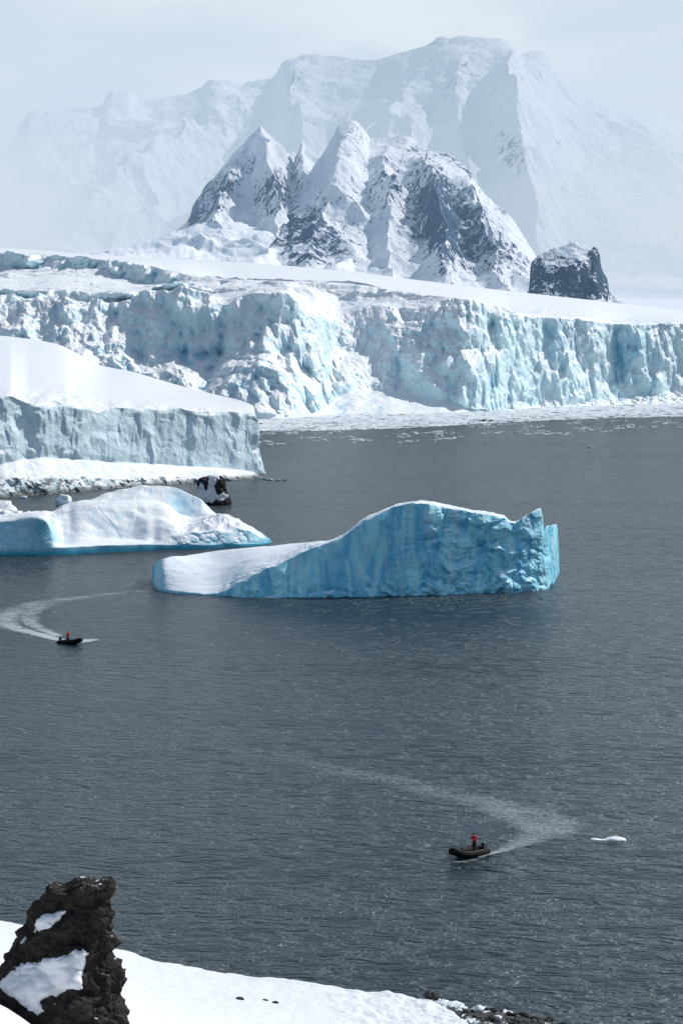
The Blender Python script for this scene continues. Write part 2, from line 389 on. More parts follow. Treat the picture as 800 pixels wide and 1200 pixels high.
    G[..., 0] += amp*.9*fbm(G+200, 5, 3); G[..., 2] += amp*.7*fbm(G+400, 5, 3)
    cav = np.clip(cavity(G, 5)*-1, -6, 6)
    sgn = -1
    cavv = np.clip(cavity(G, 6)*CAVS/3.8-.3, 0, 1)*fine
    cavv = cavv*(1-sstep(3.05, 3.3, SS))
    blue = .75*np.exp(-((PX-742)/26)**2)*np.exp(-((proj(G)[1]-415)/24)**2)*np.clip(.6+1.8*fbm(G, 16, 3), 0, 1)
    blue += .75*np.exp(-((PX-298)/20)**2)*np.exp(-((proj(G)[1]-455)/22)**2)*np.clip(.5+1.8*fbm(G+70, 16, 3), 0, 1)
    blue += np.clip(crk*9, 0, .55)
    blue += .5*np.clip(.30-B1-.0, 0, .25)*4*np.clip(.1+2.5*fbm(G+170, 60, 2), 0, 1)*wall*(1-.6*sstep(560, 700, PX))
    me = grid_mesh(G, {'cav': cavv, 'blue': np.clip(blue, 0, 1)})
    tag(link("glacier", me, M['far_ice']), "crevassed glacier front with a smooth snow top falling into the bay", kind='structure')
def rough_s(SS, PX): return sstep(1.9, 2.1, SS)*(1-sstep(2.85, 3.02, SS))*(1-sstep(560, 640, PX))
CAVS = 1.
far_glacier()

# ------------------------------------------------------------------ left ice shelf
def endw(PX, SS): return sstep(290, 296, PX)*(SS > 1)
def ice_shelf():
    px = np.concatenate([np.linspace(-130, 288, 560), np.linspace(288.5, 310, 90)])
    w = crv([(-130, 590), (0, 583), (60, 579), (130, 573), (200, 568), (260, 564), (300, 561), (310, 560)], px, 0)
    D0 = Dat(w)+3*fbm(np.stack([px*.32, px*0, px*0], -1), 12, 3)
    ft = crv([(-130, 574), (0, 568), (25, 561), (60, 559), (95, 563), (130, 562), (170, 560), (200, 561), (260, 557), (310, 558.5)], px, 0)
    cb = crv([(-130, 546), (0, 542), (30, 537), (75, 535), (130, 540), (200, 545), (260, 549), (290, 552), (300, 555), (310, 558)], px, 0)
    lip = crv([(-130, 455), (0, 464), (12, 463), (20, 466), (34, 470), (75, 471), (90, 474), (130, 477), (200, 479), (285, 483), (295, 484), (298, 487), (302, 512), (305, 540), (310, 557.5)], px, 0)
    sky = crv([(-130, 382), (0, 392), (30, 395), (60, 400), (85, 408), (100, 420), (120, 428), (150, 433), (200, 448), (250, 461), (292, 472.5), (297, 476), (302, 505), (305, 536), (310, 557)], px, 0)
    sD = D0+crv([(-130, 800), (0, 680), (100, 480), (200, 260), (290, 60), (310, 22)], px)
    kk = sstep(240, 285, px); sD = kk*sD+(1-kk)*blur(sD, 22, 0); sky = kk*sky+(1-kk)*blur(sky, 14, 0)
    P, S = sheet(px, [(D0, w+2), (D0+4, ft), (D0+15, cb), (D0+18, lip), (sD, sky), (sD+120, sky+14)], [60, 40, 240, 60, 10], smooth=1.5)
    SS = S[None]+0*px[:, None]; PX = px[:, None]+0*S
    G, E = resample(P, 330, eps=.004, cs=2, extra={'s': SS, 'px': PX}); SS, PX = E['s'], E['px']
    wall = sstep(1.9, 2.1, SS)*(1-sstep(2.9, 3.02, SS)); foot = (1-sstep(.95, 1.15, SS)); lipm = np.exp(-((SS-3)/.06)**2)
    wv = G+np.stack([3*fbm(G, 11, 3), 0*PX, 3*fbm(G+50, 11, 3)], -1)
    B1 = blocks(wv, (16, 30, 22), wall+endw(PX, SS)); B2 = blocks(wv+50, (5.5, 12, 7), wall+endw(PX, SS))
    d1, d2, dq = worley(G, (2.4, 3, 2))
    left = 1-sstep(60, 150, PX)*.55
    vert = G*np.array([1, .3, .12])
    dy = left*(7*fbm(G*np.array([1, 0, .6]), 30, 3)-B1*3.5+1.5-(B2-.5)*1.6)-2.6*(ridged(G*np.array([1, .3, .22])+2*fbm(G, 12, 2)[..., None], 10, 4)-.5)+.3*fbm(vert, 3.5, 4)-.5*(B2-.5)
    G[..., 1] += wall*dy
    G[..., 1] += lipm*1.5*fbm(G, 6, 3); G[..., 2] += np.exp(-((SS-3)/.12)**2)*1.6*fbm(G*np.array([1, .2, 0]), 8, 4)
    endm = sstep(292, 300, PX)
    G[..., 0] += endm*wall*(1.8*fbm(G+70, 9, 4)+(B1-.5)*2.5+(B2-.5)*1.2)
    G[..., 1] += foot*((dq[..., 0]-.5)*1.3+2.8*fbm(G, 8, 4)); G[..., 2] += sstep(.25, .6, SS)*(1-sstep(1.5, 2.0, SS))*((dq[..., 1]-.5)*.15+1.3*fbm(G+9, 11, 3))
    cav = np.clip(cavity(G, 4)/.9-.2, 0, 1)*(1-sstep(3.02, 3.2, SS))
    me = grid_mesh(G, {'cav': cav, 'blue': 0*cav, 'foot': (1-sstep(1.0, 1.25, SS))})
    m = M['shelf_ice']; nt = m.node_tree; b = NB(nt)
    p = [n for n in nt.nodes if n.type == 'BSDF_PRINCIPLED'][0]; src = p.inputs['Base Color'].links[0].from_socket
    dn = b.noise(b.pos((1, 1, 1.5)), .35, 5, .65)
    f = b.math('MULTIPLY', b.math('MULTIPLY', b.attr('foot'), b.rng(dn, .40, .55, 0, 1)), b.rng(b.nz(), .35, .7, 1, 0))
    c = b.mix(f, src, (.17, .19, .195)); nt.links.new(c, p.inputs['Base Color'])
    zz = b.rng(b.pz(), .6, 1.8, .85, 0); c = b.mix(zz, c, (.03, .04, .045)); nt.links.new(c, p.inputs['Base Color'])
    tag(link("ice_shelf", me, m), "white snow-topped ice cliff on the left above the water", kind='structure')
ice_shelf()

# ------------------------------------------------------------------ icebergs
def berg_main():
    px = np.concatenate([np.linspace(177.5, 200, 70), np.linspace(200.3, 620, 900), np.linspace(620.3, 655, 160)])
    w = crv([(177.5, 680), (182, 690), (200, 695), (260, 699), (300, 701), (400, 700), (500, 698), (600, 694), (632, 691), (637, 690), (648, 684), (652, 677), (655, 670)], px, 1.5)
    D0 = Dat(w)
    e = crv([(177.5, 674), (180, 680), (185, 687), (200, 691.5), (230, 694.5), (246, 696), (256, 695), (264, 692), (272, 688), (280, 683), (290, 677), (300, 671.5), (330, 659), (350, 650), (370, 642), (385, 636), (400, 629), (430, 609), (455, 597), (470, 591), (485, 589), (500, 590), (520, 594), (545, 598), (560, 601), (580, 604), (590, 607), (598, 612), (603, 612), (612, 607), (622, 601), (629, 597.5), (633, 596), (635, 604), (637.5, 622), (639, 618), (645, 616), (651, 615), (653, 618), (654, 634), (655, 660)], px, .8)
    t = crv([(177.5, 664), (180, 661), (187, 656), (200, 652.5), (225, 649), (250, 645.5), (300, 640), (350, 636.5), (385, 634), (400, 627), (430, 605), (445, 599), (455, 594), (470, 589), (482, 587), (498, 586.5), (520, 591), (545, 595), (560, 597), (580, 601), (590, 604), (598, 611), (603, 611), (612, 606), (622, 600), (629, 596.5), (633, 595), (635, 603), (637.5, 621), (639, 617), (645, 615), (651, 614), (653, 617), (654, 633), (655, 659)], px, .8)
    close = np.sqrt(np.clip(1-((px-416)/239.5)**6, 0.002, 1))
    eD = D0+close*crv([(177, 1), (250, 1.5), (300, 3), (400, 5), (560, 4), (634, 2.5), (655, 2)], px, 3)
    tD = D0+close*crv([(177, 14), (250, 32), (350, 34), (385, 20), (410, 9), (500, 10), (560, 9), (600, 6), (655, 4)], px, 4)
    m1 = .5*(e+t); mD = .5*(eD+tD)
    bk = D0+close*crv([(177, 22), (250, 44), (400, 40), (600, 28), (655, 12)], px, 3)
    P, S = sheet(px, [(D0+.5, w+6), (eD, e), (mD, m1-crv([(177, 0), (250, 2.5), (350, 1), (390, 0), (655, 0)], px)), (tD, t), (bk, Dz(bk))], [200, 40, 60, 40], smooth=2.0)
    SS = S[None]+0*px[:, None]; PX = px[:, None]+0*S
    G, E = resample(P, 300, eps=.003, cs=1, extra={'s': SS, 'px': PX}); SS, PX = E['s'], E['px']
    wall = 1-sstep(.9, 1.15, SS)
    wx = G+np.stack([2.2*fbm(G, 7, 3), 0*PX, 2.2*fbm(G+50, 7, 3)], -1)
    B1 = blocks(wx, (6.0, 12, 4.6), wall); B2 = blocks(wx+40, (2.3, 5, 1.9), wall)
    fold = ridged(wx*np.array([1, .4, 1.2]), 4.2, 4); f2 = ridged(wx*np.array([1, .4, 1.])+60, 9, 3)
    blk = sstep(440, 540, PX); lobe = 1-sstep(250, 275, PX)
    big = fbm(G*np.array([1, 0, .35]), 17, 2); low = np.clip(1-G[..., 2]/7, 0, 1)
    dy = 2.2*big+blk*(-1.5*(B1-.5)-.45*(B2-.5)+1.1*(fold-.5)+.6*(f2-.5))+(1-blk)*(.25*fbm(G*np.array([1, .3, .3]), 3.2, 3)+.2*(fold-.5)-1.7*(ridged(G*np.array([1, .3, .22])+1.5*fbm(G, 8, 2)[..., None]+91, 7.5, 3)-.5)-.25*(B1-.5))
    dy += low*(1-lobe)*(-.9*(B2-.5)+.5*(ridged(G*np.array([1, .3, .7]), 2.6, 3)-.5))
    dy = dy*(1-.75*lobe)+lobe*.8*fbm(G*np.array([1, .3, .3]), 2.0, 3)
    G[..., 1] += wall*dy
    top = sstep(1.0, 1.3, SS)*(1-sstep(3.2, 3.6, SS))
    G[..., 2] += top*(.4*fbm(G, (9, 5, 9), 4)+.35*(1-lobe)*sstep(380, 420, PX)*fbm(G+8, 2.2, 3))+np.exp(-((SS-1.1)/.35)**2)*(1-lobe)*.5*fbm(G+33, 2.5, 3)
    G[..., 2] += np.exp(-((PX-365)/22)**2)*np.exp(-((SS-1.8)/.7)**2)*(.6+1.5*fbm(G+5, 5, 4))
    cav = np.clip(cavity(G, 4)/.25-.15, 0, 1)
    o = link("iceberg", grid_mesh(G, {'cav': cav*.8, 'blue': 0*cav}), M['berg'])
    tag(o, "long turquoise iceberg with a wrinkled steep face and a low white tail", "iceberg")
def Dz(D, z=-2.):
    """py at which depth D meets height z"""
    s = (z-H)/D; # slope -> py
    # slope=(v*CT-ST)/(CT+v*ST) -> v=(s*CT+ST)/(CT-s*ST)
    v = (s*CT+ST)/(CT-s*ST); return 600-v*F
berg_main()

def berg_left():
    px = np.concatenate([np.linspace(-120, 280, 760), np.linspace(280.4, 319.5, 110)])
    w = crv([(-120, 655), (0, 651), (60, 650.5), (130, 647), (180, 645), (240, 643), (300, 639.5), (313, 637.5), (319.5, 635)], px, 2)
    D0 = Dat(w)
    ft = crv([(-120, 644), (0, 641), (60, 641), (130, 639), (180, 638), (240, 638), (300, 636.5), (313, 636), (319.5, 634.6)], px, 2)
    e = crv([(-120, 618), (0, 612), (25, 610), (40, 608), (52, 609), (58, 616), (64, 630), (72, 638), (80, 637), (95, 630), (110, 629), (150, 630), (172, 634), (180, 637), (190, 631), (210, 626), (240, 622), (270, 620), (290, 624), (305, 631), (319.5, 634.4)], px, 2)
    r = crv([(-120, 610), (0, 605), (20, 602), (40, 600), (55, 601), (66, 608), (80, 607), (90, 600), (110, 594), (140, 591), (165, 590), (185, 593), (200, 600), (212, 612), (222, 614), (235, 611), (250, 606), (262, 604.5), (275, 609), (290, 617), (305, 627), (319.5, 634.2)], px, 2.5)
    s_ = crv([(-120, 616), (0, 607), (30, 602), (55, 599), (70, 593), (95, 586), (120, 578), (140, 574), (160, 570.5), (172, 569.5), (185, 568), (205, 570), (220, 577), (235, 586), (252, 598), (262, 603), (275, 608), (290, 616), (305, 626), (319.5, 634)], px, 2)
    c = np.sqrt(np.clip(1-(np.clip(px-120, 0, 199.5)/199.5)**4, .003, 1))
    fD, eD, rD, vD, sD, bD = D0+.5*c, D0+2*c+crv([(-120, 0), (60, 0), (75, 6), (150, 6), (185, 1), (320, 2)], px, 3)*c, D0+16*c, D0+38*c, D0+43*c, D0+66*c
    rv = r-.4+.0*px
    P, S = sheet(px, [(D0, w+5), (fD, ft), (eD, e), (rD, r), (vD, np.minimum(rv, .8*r+.2*s_)), (sD, s_), (bD, Dz(bD))], [60, 60, 90, 30, 80, 40], smooth=3.)
    SS = S[None]+0*px[:, None]; PX = px[:, None]+0*S
    G, E = resample(P, 300, eps=.003, cs=1, extra={'s': SS, 'px': PX}); SS, PX = E['s'], E['px']
    wall = sstep(.9, 1.1, SS)*(1-sstep(1.8, 2.3, SS))
    F1, F2, q = worley(G+np.stack([3*fbm(G, 9, 3), 3*fbm(G+20, 9, 3), 0*PX], -1), (11, 16, 8))
    fold = ridged(G*np.array([1, .6, 1.2]), 5, 4)
    lob = sstep(185, 215, PX)
    G[..., 1] += (1-sstep(2, 2.6, SS))*(1.6*fbm(G*np.array([1, 0, .3]), 13, 3))+wall*((.5-F1)*-1.2+.9*(fold-.5)*(.4+lob))
    top = sstep(1.6, 2.2, SS)*(1-sstep(5.1, 5.5, SS))
    G[..., 2] += top*(1.5*fbm(G, (16, 9, 10), 3)+.7*(1-sstep(3.3, 3.8, SS))*(ridged(G*np.array([1, .7, .5])+77, 14, 2)-.45)+(q[..., 0]-.5)*.25+lob*(1-sstep(3., 3.6, SS))*1.2*(fold-.45))
    G[..., 2] += sstep(4.1, 4.6, SS)*(1-sstep(5.05, 5.3, SS))*.8*fbm(G*np.array([1, 0, 0])+11, (6, 7, 7), 3)
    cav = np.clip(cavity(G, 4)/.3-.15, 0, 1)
    blue = np.exp(-((PX-47)/9)**2)*np.exp(-((SS-1.6)/.45)**2)*.7
    o = link("iceberg", grid_mesh(G, {'cav': cav*.7, 'blue': blue}), M['berg2'])
    tag(o, "rounded white iceberg with a turquoise waterline, in front of the ice cliff", "iceberg")
berg_left()

# ------------------------------------------------------------------ mountains
def mountain_mat(name, rockc, snowc=(.88, .9, .93), sc=1.):
    m, nt, out = newmat(name); b = NB(nt)
    n = b.noise(b.pos((1, 1, .8)), .014/sc, 5, .65); n2 = b.noise(b.pos((1.3, 1.3, .5)), .05/sc, 6, .75)
    n3 = b.noise(b.pos((1.2, 1.2, .8)), .10/sc, 5, .75)
    r = b.math('ADD', b.attr('rock'), b.math('ADD', b.rng(n2, .25, .75, -.58, .58), b.math('ADD', b.rng(n3, .25, .75, -.42, .42), b.rng(n, .3, .7, -.2, .2))))
    f = b.rng(r, .50, .58)
    c = b.mix(f, b.mix(b.rng(n, .3, .7), snowc, tuple(x*.94 for x in snowc)), b.mix(b.rng(n2, .3, .7), rockc, tuple(x*.55 for x in rockc)))
    b.bsdf(out, c, .8, b.bump(b.math('ADD', n, b.math('MULTIPLY', n2, .4)), .8, 14*sc), .2); return m
def blob(px, py, cx, cy, sx, sy, ang=0):
    a = R(ang); dx = px-cx; dy = py-cy; u = dx*math.cos(a)+dy*math.sin(a); v = -dx*math.sin(a)+dy*math.cos(a)
    return np.exp(-(u/sx)**2-(v/sy)**2)
def mountain(name, label, mat, px, crest, foot, Dc, Df, spurs=(), amp=1., scale=900, rocks=(), rock0=0., back=1800, rows=300, prof=1.2, n=330, fine=1., warp=1., seed=0., csm=1.5):
    crest = crv(crest, px, csm) if isinstance(crest, list) else crest; foot = crv(foot, px, 6)
    Dc = crv(Dc, px, 8); Df = crv(Df, px, 8)
    A = W(px, foot, Df); B = W(px, crest, Dc); t = np.linspace(0, 1, rows)
    P = A[:, None]*(1-t)[None, :, None]+B[:, None]*t[None, :, None]
    zz = (1-(1-t)**1)[None]; zp = t[None]**prof
    P[..., 2] = A[:, 2:3]+(B[:, 2:3]-A[:, 2:3])*zp
    PX = px[:, None]+0*t; T = t[None]+0*PX; SC = Dc[:, None]/F
    m = np.sin(np.pi*np.clip(T, 0, 1))**.6*(1-T**6)
    Q = P*np.array([1, 1, 0])+seed; Q = Q+warp*np.stack([fbm(Q, scale*.8, 3), fbm(Q+777, scale*.8, 3), 0*PX], -1)*scale*.35
    z = (ridged(Q, (scale*.65, scale*.85, 1), 7 if scale > 1000 else 5, .5 if scale > 1000 else .42)-.45)*amp*scale*.42
    for (pts, wd, ht) in spurs:
        c = np.interp(T, [p[0] for p in pts], [p[1] for p in pts]); c = c+22*fbm(P+seed, scale*.5, 5)
        k = np.interp(T, [p[0] for p in pts], [p[2] if len(p) > 2 else 1 for p in pts])
        z = z+(.5 if scale > 1000 else .48)*ht*k*np.maximum(0, 1-np.abs(PX-c)/wd)**1.15
    P[..., 2] += z*m
    bk = B.copy(); bk[:, 1] += back; bk[:, 0] *= bk[:, 1]/B[:, 1]; bk[:, 2] -= back*.45
    P = np.concatenate([P, bk[:, None]], 1)
    # keep the crest the skyline
    G, E = resample(P, n, eps=.0006, cs=1.5, extra={'t': np.concatenate([T, T[:, -1:]+1], 1)}); T = E['t']
    _, py = proj(G)
    lim = H+slope(crest)[:, None]*G[..., 1]
    over = np.clip(G[..., 2]-lim+3, 0, None)*(T < 1)
    G[..., 2] -= over
    fn = (ridged(G+seed, scale*.16, 4)-.5)*scale*.02*fine*(T < 1.01)
    N = normals(G); G = G+N*(fn)[..., None]*-1
    N = normals(G); pxg, py = proj(G)
    steep = 1-np.abs(N[..., 2])
    nz = fbm(G*np.array([1, 1, .6])+seed, scale*.10, 5, .62)
    rk = rock0+0*py
    for r_ in rocks: rk = rk+r_[6]*blob(pxg, py, *r_[:5])
    rock = np.where(rk > .03, np.clip(rk, 0, 2)**.6*(.38+.62*np.clip(steep, 0, 1))+rk.clip(0, 1)*nz*.9, -1)
    o = link(name, grid_mesh(G, {'rock': rock}), mat); tag(o, label, kind='structure'); return o

m_far = mountain_mat("massif_rock", (.12, .19, .26), sc=3.)
m_mid = mountain_mat("peak_rock", (.018, .075, .165), sc=1.2)  # peak and outcrop rock colours include part of the air haze's blue
m_nub = mountain_mat("outcrop_rock", (.012, .05, .115), sc=.8)
crest1 = [(-120, 235), (-60, 215), (0, 186), (15, 165), (35, 131), (50, 128), (75, 127), (100, 125), (118, 124), (124, 112), (135, 107), (150, 107), (160, 113), (180, 116), (200, 114), (222, 108), (240, 100), (244, 95), (255, 92), (270, 95), (280, 98), (300, 95), (318, 91), (325, 82), (332, 72), (345, 66), (365, 63), (385, 66), (400, 66), (420, 68), (440, 70), (460, 62), (475, 58), (495, 52), (508, 46), (512, 43.5), (525, 42), (560, 41.5), (580, 44), (600, 51), (612, 61), (622, 60.5), (632, 60), (640, 66), (650, 84), (662, 99), (680, 112), (700, 119), (720, 123), (740, 127), (760, 130), (790, 141), (830, 165), (920, 215)]
mountain("mountain_massif", "broad snow-covered mountain rising highest behind the peaks, half veiled in mist", m_far, np.linspace(-120, 920, 900), crest1,
         [(-120, 300), (0, 300), (400, 310), (920, 330)], [(-120, 15500), (250, 14500), (400, 13800), (560, 13000), (700, 13600), (920, 15500)], [(-120, 10500), (920, 10500)],
         spurs=[([(0, 640), (.35, 612), (.6, 606), (1, 598)], 52, 620), ([(0, 420), (.5, 455, 1), (1, 500)], 45, 300), ([(0, 560), (.5, 545), (1, 530)], 30, 220), ([(0, 60), (.4, 160), (.8, 270), (1, 330)], 70, 300), ([(0, 330), (.6, 350), (1, 345)], 35, 300), ([(0, 850), (.5, 800), (1, 700)], 80, 120), ([(0, -20), (.5, 30), (1, 120)], 70, 120)],
         amp=.50, scale=1500, rocks=[(597, 178, 24, 15, 50, 0, .62), (345, 97, 16, 10, 80, 0, .75), (535, 95, 25, 8, -60, 0, .50), (640, 90, 18, 6, 50, 0, .4), (508, 50, 6, 4, 0, 0, .5)], n=400, prof=1.25)
mountain("left_peak", "pointed snowy peak with dark rock bands, left of the central peak", m_mid, np.linspace(150, 420, 420),
         [(150, 292), (180, 283), (205, 270), (220, 258), (228, 240), (240, 220), (252, 206), (265, 190), (280, 172), (292, 160), (300, 152), (305, 147), (312, 153), (325, 166), (338, 180), (344, 190), (350, 172), (354, 167), (360, 182), (368, 196), (385, 215), (420, 260)],
         [(150, 300), (420, 320)], [(150, 8600), (305, 8800), (345, 8500), (420, 8600)], [(150, 6800), (420, 6800)],
         spurs=[([(0, 330), (.5, 318), (1, 305)], 22, 260), ([(0, 255), (.6, 262), (1, 285)], 16, 160), ([(0, 390), (.5, 365), (1, 350)], 16, 150)],
         amp=.42, scale=520, rocks=[(248, 232, 40, 16, -52, 0, 1.4), (325, 222, 32, 20, -40, 0, 1.1), (348, 182, 7, 9, 0, 0, .6), (290, 196, 14, 6, -50, 0, .5), (228, 250, 9, 12, 0, 0, .9)], back=900, csm=.8, n=300)
mountain("snowy_foothill", "low smooth snow ridge below the left pointed peak", M['snowfield'], np.linspace(60, 460, 300),
         [(60, 300), (150, 288), (200, 273), (230, 262), (255, 257), (285, 262), (310, 268), (350, 282), (460, 300)], [(60, 306), (460, 325)], [(60, 7300), (460, 7300)], [(60, 6200), (460, 6200)],
         amp=.5, scale=420, back=900, n=120)
mountain("central_peak", "jagged central peak of snow and dark rock faces tinted haze-blue", m_mid, np.linspace(282, 690, 620),
         [(282, 318), (296, 306), (308, 286), (320, 263), (335, 240), (345, 226), (360, 205), (375, 184), (384, 170), (390, 158), (396, 148), (404, 143), (412, 140.5), (420, 144), (427, 152), (433, 161), (445, 162), (460, 160), (473, 158), (484, 163), (492, 172), (505, 176), (520, 178), (532, 184), (542, 192), (552, 203), (559, 214), (568, 226), (582, 240), (594, 249), (604, 262), (622, 290), (645, 322), (690, 352)],
         [(282, 322), (690, 362)], [(282, 7300), (410, 8000), (560, 7900), (690, 7300)], [(282, 6200), (690, 6200)],
         spurs=[([(0, 520), (.5, 512), (1, 492)], 24, 230), ([(0, 350), (.5, 385), (1, 408)], 26, 120), ([(0, 590), (.5, 560), (1, 545)], 22, 200), ([(0, 460), (.5, 455), (1, 440)], 22, 130)],
         amp=.50, scale=430, fine=.6, rocks=[(352, 272, 38, 38, -35, 0, 1.35), (415, 152, 14, 10, 30, 0, .8), (508, 240, 34, 48, -20, 0, 1.15), (540, 278, 50, 36, 30, 0, 1.15), (600, 300, 40, 12, 35, 0, .7), (548, 198, 26, 5, 42, 0, 1.0), (440, 225, 40, 26, -20, 0, .38), (590, 248, 8, 3, 30, 0, .9), (385, 285, 34, 20, 0, 0, 1.), (500, 180, 60, 10, 10, 0, .45), (470, 250, 90, 60, 20, 0, .04)],
         back=900, csm=.7, n=420, seed=300.)
mountain("rock_outcrop", "blocky dark rock outcrop with a snow cap, right of the central peak", m_nub, np.linspace(596, 735, 300),
         [(596, 352), (612, 346), (620, 338), (622, 308), (630, 300), (645, 292), (660, 287), (671, 284), (684, 288), (692, 292), (695, 288), (699, 291), (702, 302), (706, 318), (711, 326), (713, 340), (735, 358)],
         [(596, 366), (735, 374)], [(596, 6050), (735, 6050)], [(596, 5850), (735, 5850)],
         amp=.4, scale=180, fine=1.5, rocks=[(665, 332, 60, 22, 0, 0, 2.6), (700, 308, 10, 20, -10, 0, 2.2), (627, 316, 9, 14, 0, 0, 1.6)], back=300, csm=.5, n=200, prof=.8)

# snowfield behind the glacier, rising to the foot of the massif
def snowfield():
    x = np.linspace(-9000, 9000, 200); y = np.concatenate([np.linspace(3000, 12500, 160)])
    X, Y = np.meshgrid(x, y, indexing='ij'); P = np.stack([X, Y, 0*X], -1)
    z = np.interp(Y, [3000, 5000, 7000, 9000, 11000, 12500], [20, 80, 170, 250, 330, 400])*(1-.25*sstep(600, 2500, X))
    P[..., 2] = z+40*fbm(P, 1500, 4)
    tag(link("snowfield", grid_mesh(P), M['snowfield']), kind='structure')
snowfield()

# ------------------------------------------------------------------ air haze and mist (absorbing volumes whose own glow stands in for scattered daylight)
def box(name, lo, hi, mat):
    V = [(x, y, z) for x in (lo[0], hi[0]) for y in (lo[1], hi[1]) for z in (lo[2], hi[2])]
    Fc = [(0, 1, 3, 2), (4, 6, 7, 5), (0, 4, 5, 1), (2, 3, 7, 6), (0, 2, 6, 4), (1, 5, 7, 3)]
    return link(name, pymesh(name, V, Fc, False), mat)
def vol_mat(name, sigma, colr, dens=None):
    m, nt, out = newmat(name); b = NB(nt)
    ab = b.n('ShaderNodeVolumeAbsorption'); em = b.n('ShaderNodeEmission'); ad = b.n('ShaderNodeAddShader')
    ab.inputs['Color'].default_value = (0, 0, 0, 1); em.inputs['Color'].default_value = (*colr, 1)
    if dens is None:
        ab.inputs['Density'].default_value = sigma; em.inputs['Strength'].default_value = sigma
    else:
        d = b.math('MULTIPLY', dens(b), sigma); b.l(d, ab.inputs['Density']); b.l(d, em.inputs['Strength'])
    b.l(ab.outputs[0], ad.inputs[0]); b.l(em.outputs[0], ad.inputs[1]); b.l(ad.outputs[0], out.inputs['Volume'])
    return m
hz = box("air_haze", (-9000, 3300, 30), (9000, 15500, 1500), vol_mat("air_haze", 5.2e-5, (.40, .60, .84)))
tag(hz, "thin blue haze in the air between the glacier and the mountains", kind='structure')
def mist_d(b):
    z = b.pz(); x = b.pz(0)
    n = b.noise(b.pos((1, .7, 1.6)), .00042, 3, .5, .3)
    hgt = b.rng(z, 300, 1500, 1.0, .22, True)
    side = b.math('MULTIPLY', b.math('ADD', b.rng(x, 500, 1500, 0, .9, True), b.rng(x, -100, -1500, 0, 1.2, True)), b.rng(z, 450, 1150, 1., .12, True))
    v = b.math('ADD', b.math('MULTIPLY', hgt, .55), side)
    return b.math('MULTIPLY', v, b.rng(n, .32, .62, .2, 1.5))
mv = vol_mat("mountain_mist", 6.6e-4, (.76, .815, .86), mist_d)
mo = box("mountain_mist", (-7000, 9300, 200), (7000, 14500, 3300), mv)
tag(mo, "pale mist drifting around the snow-covered mountain", kind='stuff')

# ------------------------------------------------------------------ foreground snow and shore
SN = {}
def shore_snow():
    px = np.linspace(-140, 1000, 760)
    E = crv([(-140, 1050), (-60, 1066), (0, 1078), (30, 1084), (70, 1093), (135, 1109), (170, 1119), (200, 1125), (250, 1134), (300, 1142), (350, 1148), (400, 1153), (450, 1159), (490, 1167), (515, 1173), (530, 1180), (540, 1190), (560, 1203), (600, 1222), (700, 1262), (1000, 1370)], px, 3)
    D3 = Dat(E, 1.1)
    c1 = crv([(-140, 1090), (-60, 1128), (0, 1160), (30, 1180), (60, 1204), (120, 1250), (200, 1310), (400, 1440), (1000, 1800)], px, 5)
    c2 = c1+crv([(-140, 130), (0, 60), (60, 50), (200, 30), (1000, 10)], px, 5)
    c2 = np.maximum(c2, E+crv([(-140, 120), (0, 110), (150, 120), (1000, 160)], px))
    D2 = 125+0*px
    m = E+.42*(c2-E)-crv([(-140, 10), (1000, 12)], px)
    Dm = 125+.55*(D3-125)
    P, S = sheet(px, [(30+0*px, c1+1400), (80+0*px, c1), (D2, c2), (Dm, m), (D3, E), (D3+1.2, Dz(D3+1.2, -.6))], [20, 60, 120, 200, 20], smooth=6)
    SS = S[None]+0*px[:, None]; PX = px[:, None]+0*S
    shore = sstep(2.6, 3.7, SS)*sstep(330, 470, PX)
    ed = np.exp(-((SS-4)/.12)**2)
    P[..., 2] += .22*fbm(P, (14, 8, 9), 4)*sstep(.8, 1.2, SS)+(.10+.22*shore)*fbm(P, (1.6, 2.4, 2), 4)*(1-.3*sstep(4, 4.2, SS))+.5*ed*fbm(P+20, (6, 3, 3), 4)+.10*shore*fbm(P+70, .7, 3)
    P[..., 1] += .9*ed*fbm(P+40, (5, 40, 9), 4)
    SN['P'] = P; SN['xy'] = proj(P); SN['S'] = SS
    tag(link("snow_slope", grid_mesh(P), M['snow']), kind='structure')
shore_snow()
def on_snow(px, py, smin=2.2):
    X, Y = SN['xy']; d = (X-px)**2+(Y-py)**2+1e6*((SN['S'] < smin) | (SN['S'] > 4.1)); i = np.unravel_index(np.argmin(d), d.shape)
    return SN['P'][i]

def slices(py, L, Rr, D, depth, nseg, nrow, ctr=None):
    """closed standing body: rows py top->bottom with left and right screen edges at depth D"""
    q = np.linspace(py[0], py[-1], nrow); l = np.interp(q, py, L); r = np.interp(q, py, Rr); d = np.interp(q, py, D) if np.ndim(D) else q*0+D
    a = np.linspace(0, 2*np.pi, nseg, endpoint=False)
    A = W(l, q, d); B = W(r, q, d); C = (A+B)/2; hw = (B[:, 0]-A[:, 0])/2; dep = np.interp(q, py, depth) if np.ndim(depth) else hw*depth
    ca = np.sign(np.cos(a))*np.abs(np.cos(a))**.8; sa = np.sign(np.sin(a))*np.abs(np.sin(a))**.8
    P = np.zeros((nseg, nrow, 3)); P[..., 0] = C[None, :, 0]+ca[:, None]*hw; P[..., 1] = C[None, :, 1]+sa[:, None]*dep; P[..., 2] = C[None, :, 2]
    return P
def cap(P):
    """extra rows closing the top row to its centre"""
    c = P[:, :1].mean(0, keepdims=True); k = [c+(P[:, :1]-c)*t for t in (0.001, .25, .5, .75, .92)]
    return np.concatenate(k+[P], 1)
def normals_c(P):
    a = np.roll(P, -1, 0)-np.roll(P, 1, 0); b = np.gradient(P, axis=1); n = np.cross(a, b); return n/(np.linalg.norm(n, axis=2, keepdims=True)+1e-9)
